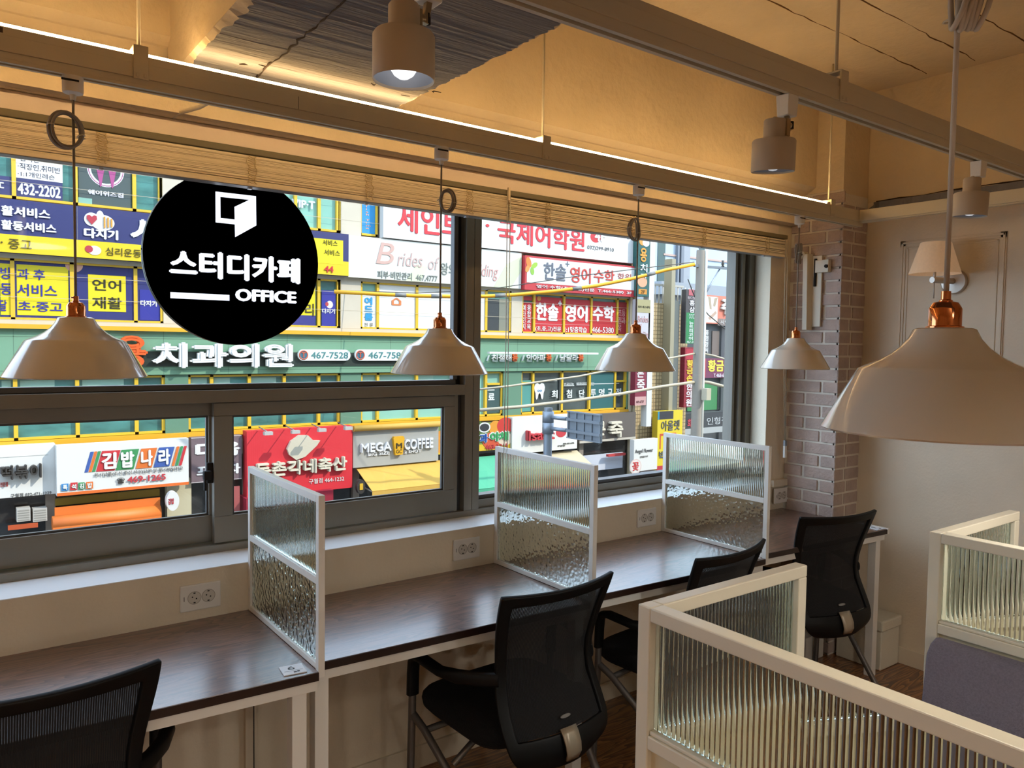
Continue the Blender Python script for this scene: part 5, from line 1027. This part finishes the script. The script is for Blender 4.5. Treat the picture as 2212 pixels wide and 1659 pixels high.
sign('shop_sign', 'tall yellow sign with grey lettering above the far partition', 'shop sign', r, '#f2d72c', y, .35, quads=[(sub(r, .0, .62, .0, .12), '#35343a'), (sub(r, .10, .75, .33, .36), '#d8502c'), (sub(r, .10, .14, .36, .55), '#d8502c'), (sub(r, 0, 1, .8, .9), '#c83440'), (sub(r, 0, .06, 0, .12), '#3a9ab8')], texts=[('아울렛', sub(r, .14, .88, .14, .29), '#5a5e6c', .01), ('박스', sub(r, .08, .6, .58, .72), '#5a5e6c', .02)])
r = FR(1370, 951, 1019, 1420, YF-1.2)
t = sign('shop_sign', 'white sign with thin dark script and a red round plate beside the tall yellow sign', 'shop sign', r, '#f1efe9', YF-1.2, .25, discs=[(r[0]+.12, r[2]+.22, .36, .34, '#ecd2c8'), (r[0]+.12, r[2]+.22, .3, .28, '#f4ece6')], texts=[('Angel Flower', sub(r, .04, .8, .3, .46), '#5a5652', -.005), ('엔젤플라워', sub(r, .25, .58, .52, .58), '#8a8680', .0), ('꽃', (r[0]-.1, r[0]+.32, r[2]+.04, r[2]+.42), '#d84040', .03)])
b = MB(); b.box(xx(1400, 1040, 24.6), xx(1432, 1040, 24.6), 24.6, 25.4, -6.3, at(1410, 1022, 'Y', 24.6).z, cm('#3a3436')); tag(b.build('kiosk', loc=(xx(1416, 1040, 24.6), 25, -6.3)), 'dark kiosk below the white script sign', 'kiosk')
r = FR(1478, 894, 940, 1590, 29); sign('shop_sign', 'black and grey shop sign strip with small pale lettering low at the right', 'shop sign', r, '#3a3c3e', 29, .5, quads=[(sub(r, 0, 1, .72, 1), '#b9bcba')], texts=[('인형점', sub(r, .42, .82, .25, .6), '#d8dcdc', .0), ('화', sub(r, .06, .14, .25, .65), '#e05060', .02)])
# poles, traffic sign, cables
POLE = mat('concrete_pole', '#8d867c', .8); GALV = mat('galvanised_steel', '#7c848e', .45, metal=.5)
yp = 17.0; xp = xx(1508, 750, yp)
up_ = thing('utility_pole', (xp, yp, -6.3), 'concrete utility pole with a steel crossarm outside the right end of the window', 'utility pole')
MB().tube([(xp, yp, -6.3), (xp, yp, at(1508, 560, 'Y', yp).z+.3)], [.20, .135], POLE, 20).build('pole', up_, smooth=60)
MB().tube([(xp+.16, yp-.12, -6), (xp+.14, yp-.12, at(1515, 500, 'Y', yp).z)], .05, mat('white_conduit', '#c4c0b6', .5), 8).build('conduit', up_)
a = at(1500, 574, 'Y', yp); c_ = at(1585, 561, 'Y', yp); b = MB(); b.bar((a.x, yp, a.z), (a.x+4.0, yp-.2, a.z+.05), .08, .08, GALV); b.tube([(xp, yp, a.z-1.25), (a.x+1.3, yp, a.z)], .03, GALV, 8)
for k in (1.35, 2.0): b.lathe([(.0, 0), (.06, .02), (.03, .07), (.06, .11), (.03, .16), (.05, .22), (0, .24)], (a.x+k, yp-.08, a.z+.04), cm('#5a5450'), 12)
b.build('crossarm', up_)
q = at(1505, 852, 'Y', yp); MB().box(q.x-.0, q.x+.22, yp-.42, yp-.2, q.z-.17, q.z+.22, cm('#d9cfb6')).build('meter_box', up_)
# yellow cable guards on a sagging line
b = MB(); YC = mat('yellow_cable_guard', '#d89a14', .5); pts = []
for x, y_, d in ((1500, 571, 17.0), (1440, 583, 17.3), (1370, 601, 17.6), (1290, 617, 18), (1200, 629, 18.3), (1110, 637, 18.7), (1050, 640, 19), (985, 640.5, 19.3), (900, 639, 19.7), (830, 636, 20), (722, 630, 20.6)): pts.append(at(x, y_, 'Y', d))
b.tube(pts, .055, YC, 8)
for k in (1, 3, 5, 7, 8): p, q = pts[k], pts[k+1]; m_ = (p+q)/2; d_ = (q-p).normalized(); b.tube([m_-d_*.16, m_+d_*.16], .062, cm('#8a8a86'), 8)
tag(b.build('cable_guard'), 'sagging overhead line sleeved in yellow guards crossing the upper window', 'cable guard')
LINE = mat('pale_cable', '#a49c88', .7); LINED = mat('dark_cable', '#4a4844', .7)
def line(label, pts, rad, m, dep):
    b = MB(); d0, d1 = dep if isinstance(dep, tuple) else (dep, dep); b.tube([at(x, y_, 'Y', d0+(d1-d0)*k/(len(pts)-1)) for k, (x, y_) in enumerate(pts)], rad, m, 6); tag(b.build('overhead_cable'), label, 'cable')
line('pale overhead cable rising to the right across the green band building', ((1035, 841), (1100, 834), (1250, 813), (1340, 795), (1430, 777), (1508, 762)), .03, LINE, 17)
line('lower bundle of pale overhead cables reaching the utility pole', ((1035, 886), (1130, 878), (1250, 864), (1340, 851), (1430, 835), (1508, 824)), .05, LINE, 17)
line('pale overhead cable leaving the utility pole to the right', ((1508, 762), (1540, 768), (1590, 783)), .035, LINE, 17)
line('thin dark cable running up to the right under the yellow guards', ((745, 628), (900, 633), (1050, 626), (1250, 596), (1500, 566)), .015, LINED, (25.0, 17.0))
line('thick tangle of pale cables right of the utility pole', ((1508, 824), (1530, 826), (1560, 834), (1600, 842)), .06, LINE, 17)
line('dark drop cable slanting down from the lamp arm past the pole', ((1486, 603), (1500, 640), (1530, 680), (1560, 705), (1600, 740)), .018, LINED, 17.2)
yt = 14.0; xt = xx(1184, 900, yt)
ts = thing('traffic_sign', (xt, yt, -6.3), 'grey traffic sign seen from behind on a steel post', 'traffic sign')
MB().tube([(xt, yt, -6.3), (xt, yt, at(1184, 881, 'Y', yt).z)], .10, GALV, 20).build('post', ts, smooth=60)
pa = at(1227, 887, 'X', xt+.12); pb = at(1300, 893, 'X', xt+.12); zb = at(1227, 946, 'X', xt+.12).z
b = MB(); xq = xt+.12; za = pa.z
b.box(xq, xq+.03, pb.y, pa.y, zb, za, GALV); b.build('plate', ts)
b = MB(); h = za-zb; L_ = pa.y-pb.y
for u in (.30, .72): b.box(xq-.07, xq, pb.y, pa.y, za-h*u-.03, za-h*u+.03, GALV)
for u in (.03, .27, .5, .73, .97): b.box(xq-.03, xq, pa.y-L_*u-.02, pa.y-L_*u+.02, zb, za, GALV)
for v_ in (0, 1): b.box(xq-.04, xq, pb.y, pa.y, (zb, za-.03)[v_], (zb+.03, za)[v_], GALV)
b.build('stiffener', ts)
b = MB()
for u in (.30, .72):
    z = za-h*u; b.tube([(xt, yt, z), (xq-.04, pa.y, z)], .045, GALV, 10)
    b.lathe([(.0, -.13), (.135, -.13), (.135, .13), (0, .13)], (xt, yt, z), GALV, 16)
b.build('clamp_arm', ts)
struct(MB().box(-40, 90, 3.2, 60, -6.5, -6.3, mat('asphalt', '#6a6866', .9, var=.1, vscale=2)).build('road'))
# the rest of our own building, above and beside the room
struct(MB().box(-45, 70, 2.76, 2.9, -6.3, -.1, STONE).box(-45, 70, 2.0, 2.9, ZC+.15, 13, STONE).box(-45, -3.4, 2.0, 2.9, -.1, ZC+.15, STONE).box(4.2, 70, 2.0, 2.9, -.1, ZC+.15, STONE).build('wall_outside'))
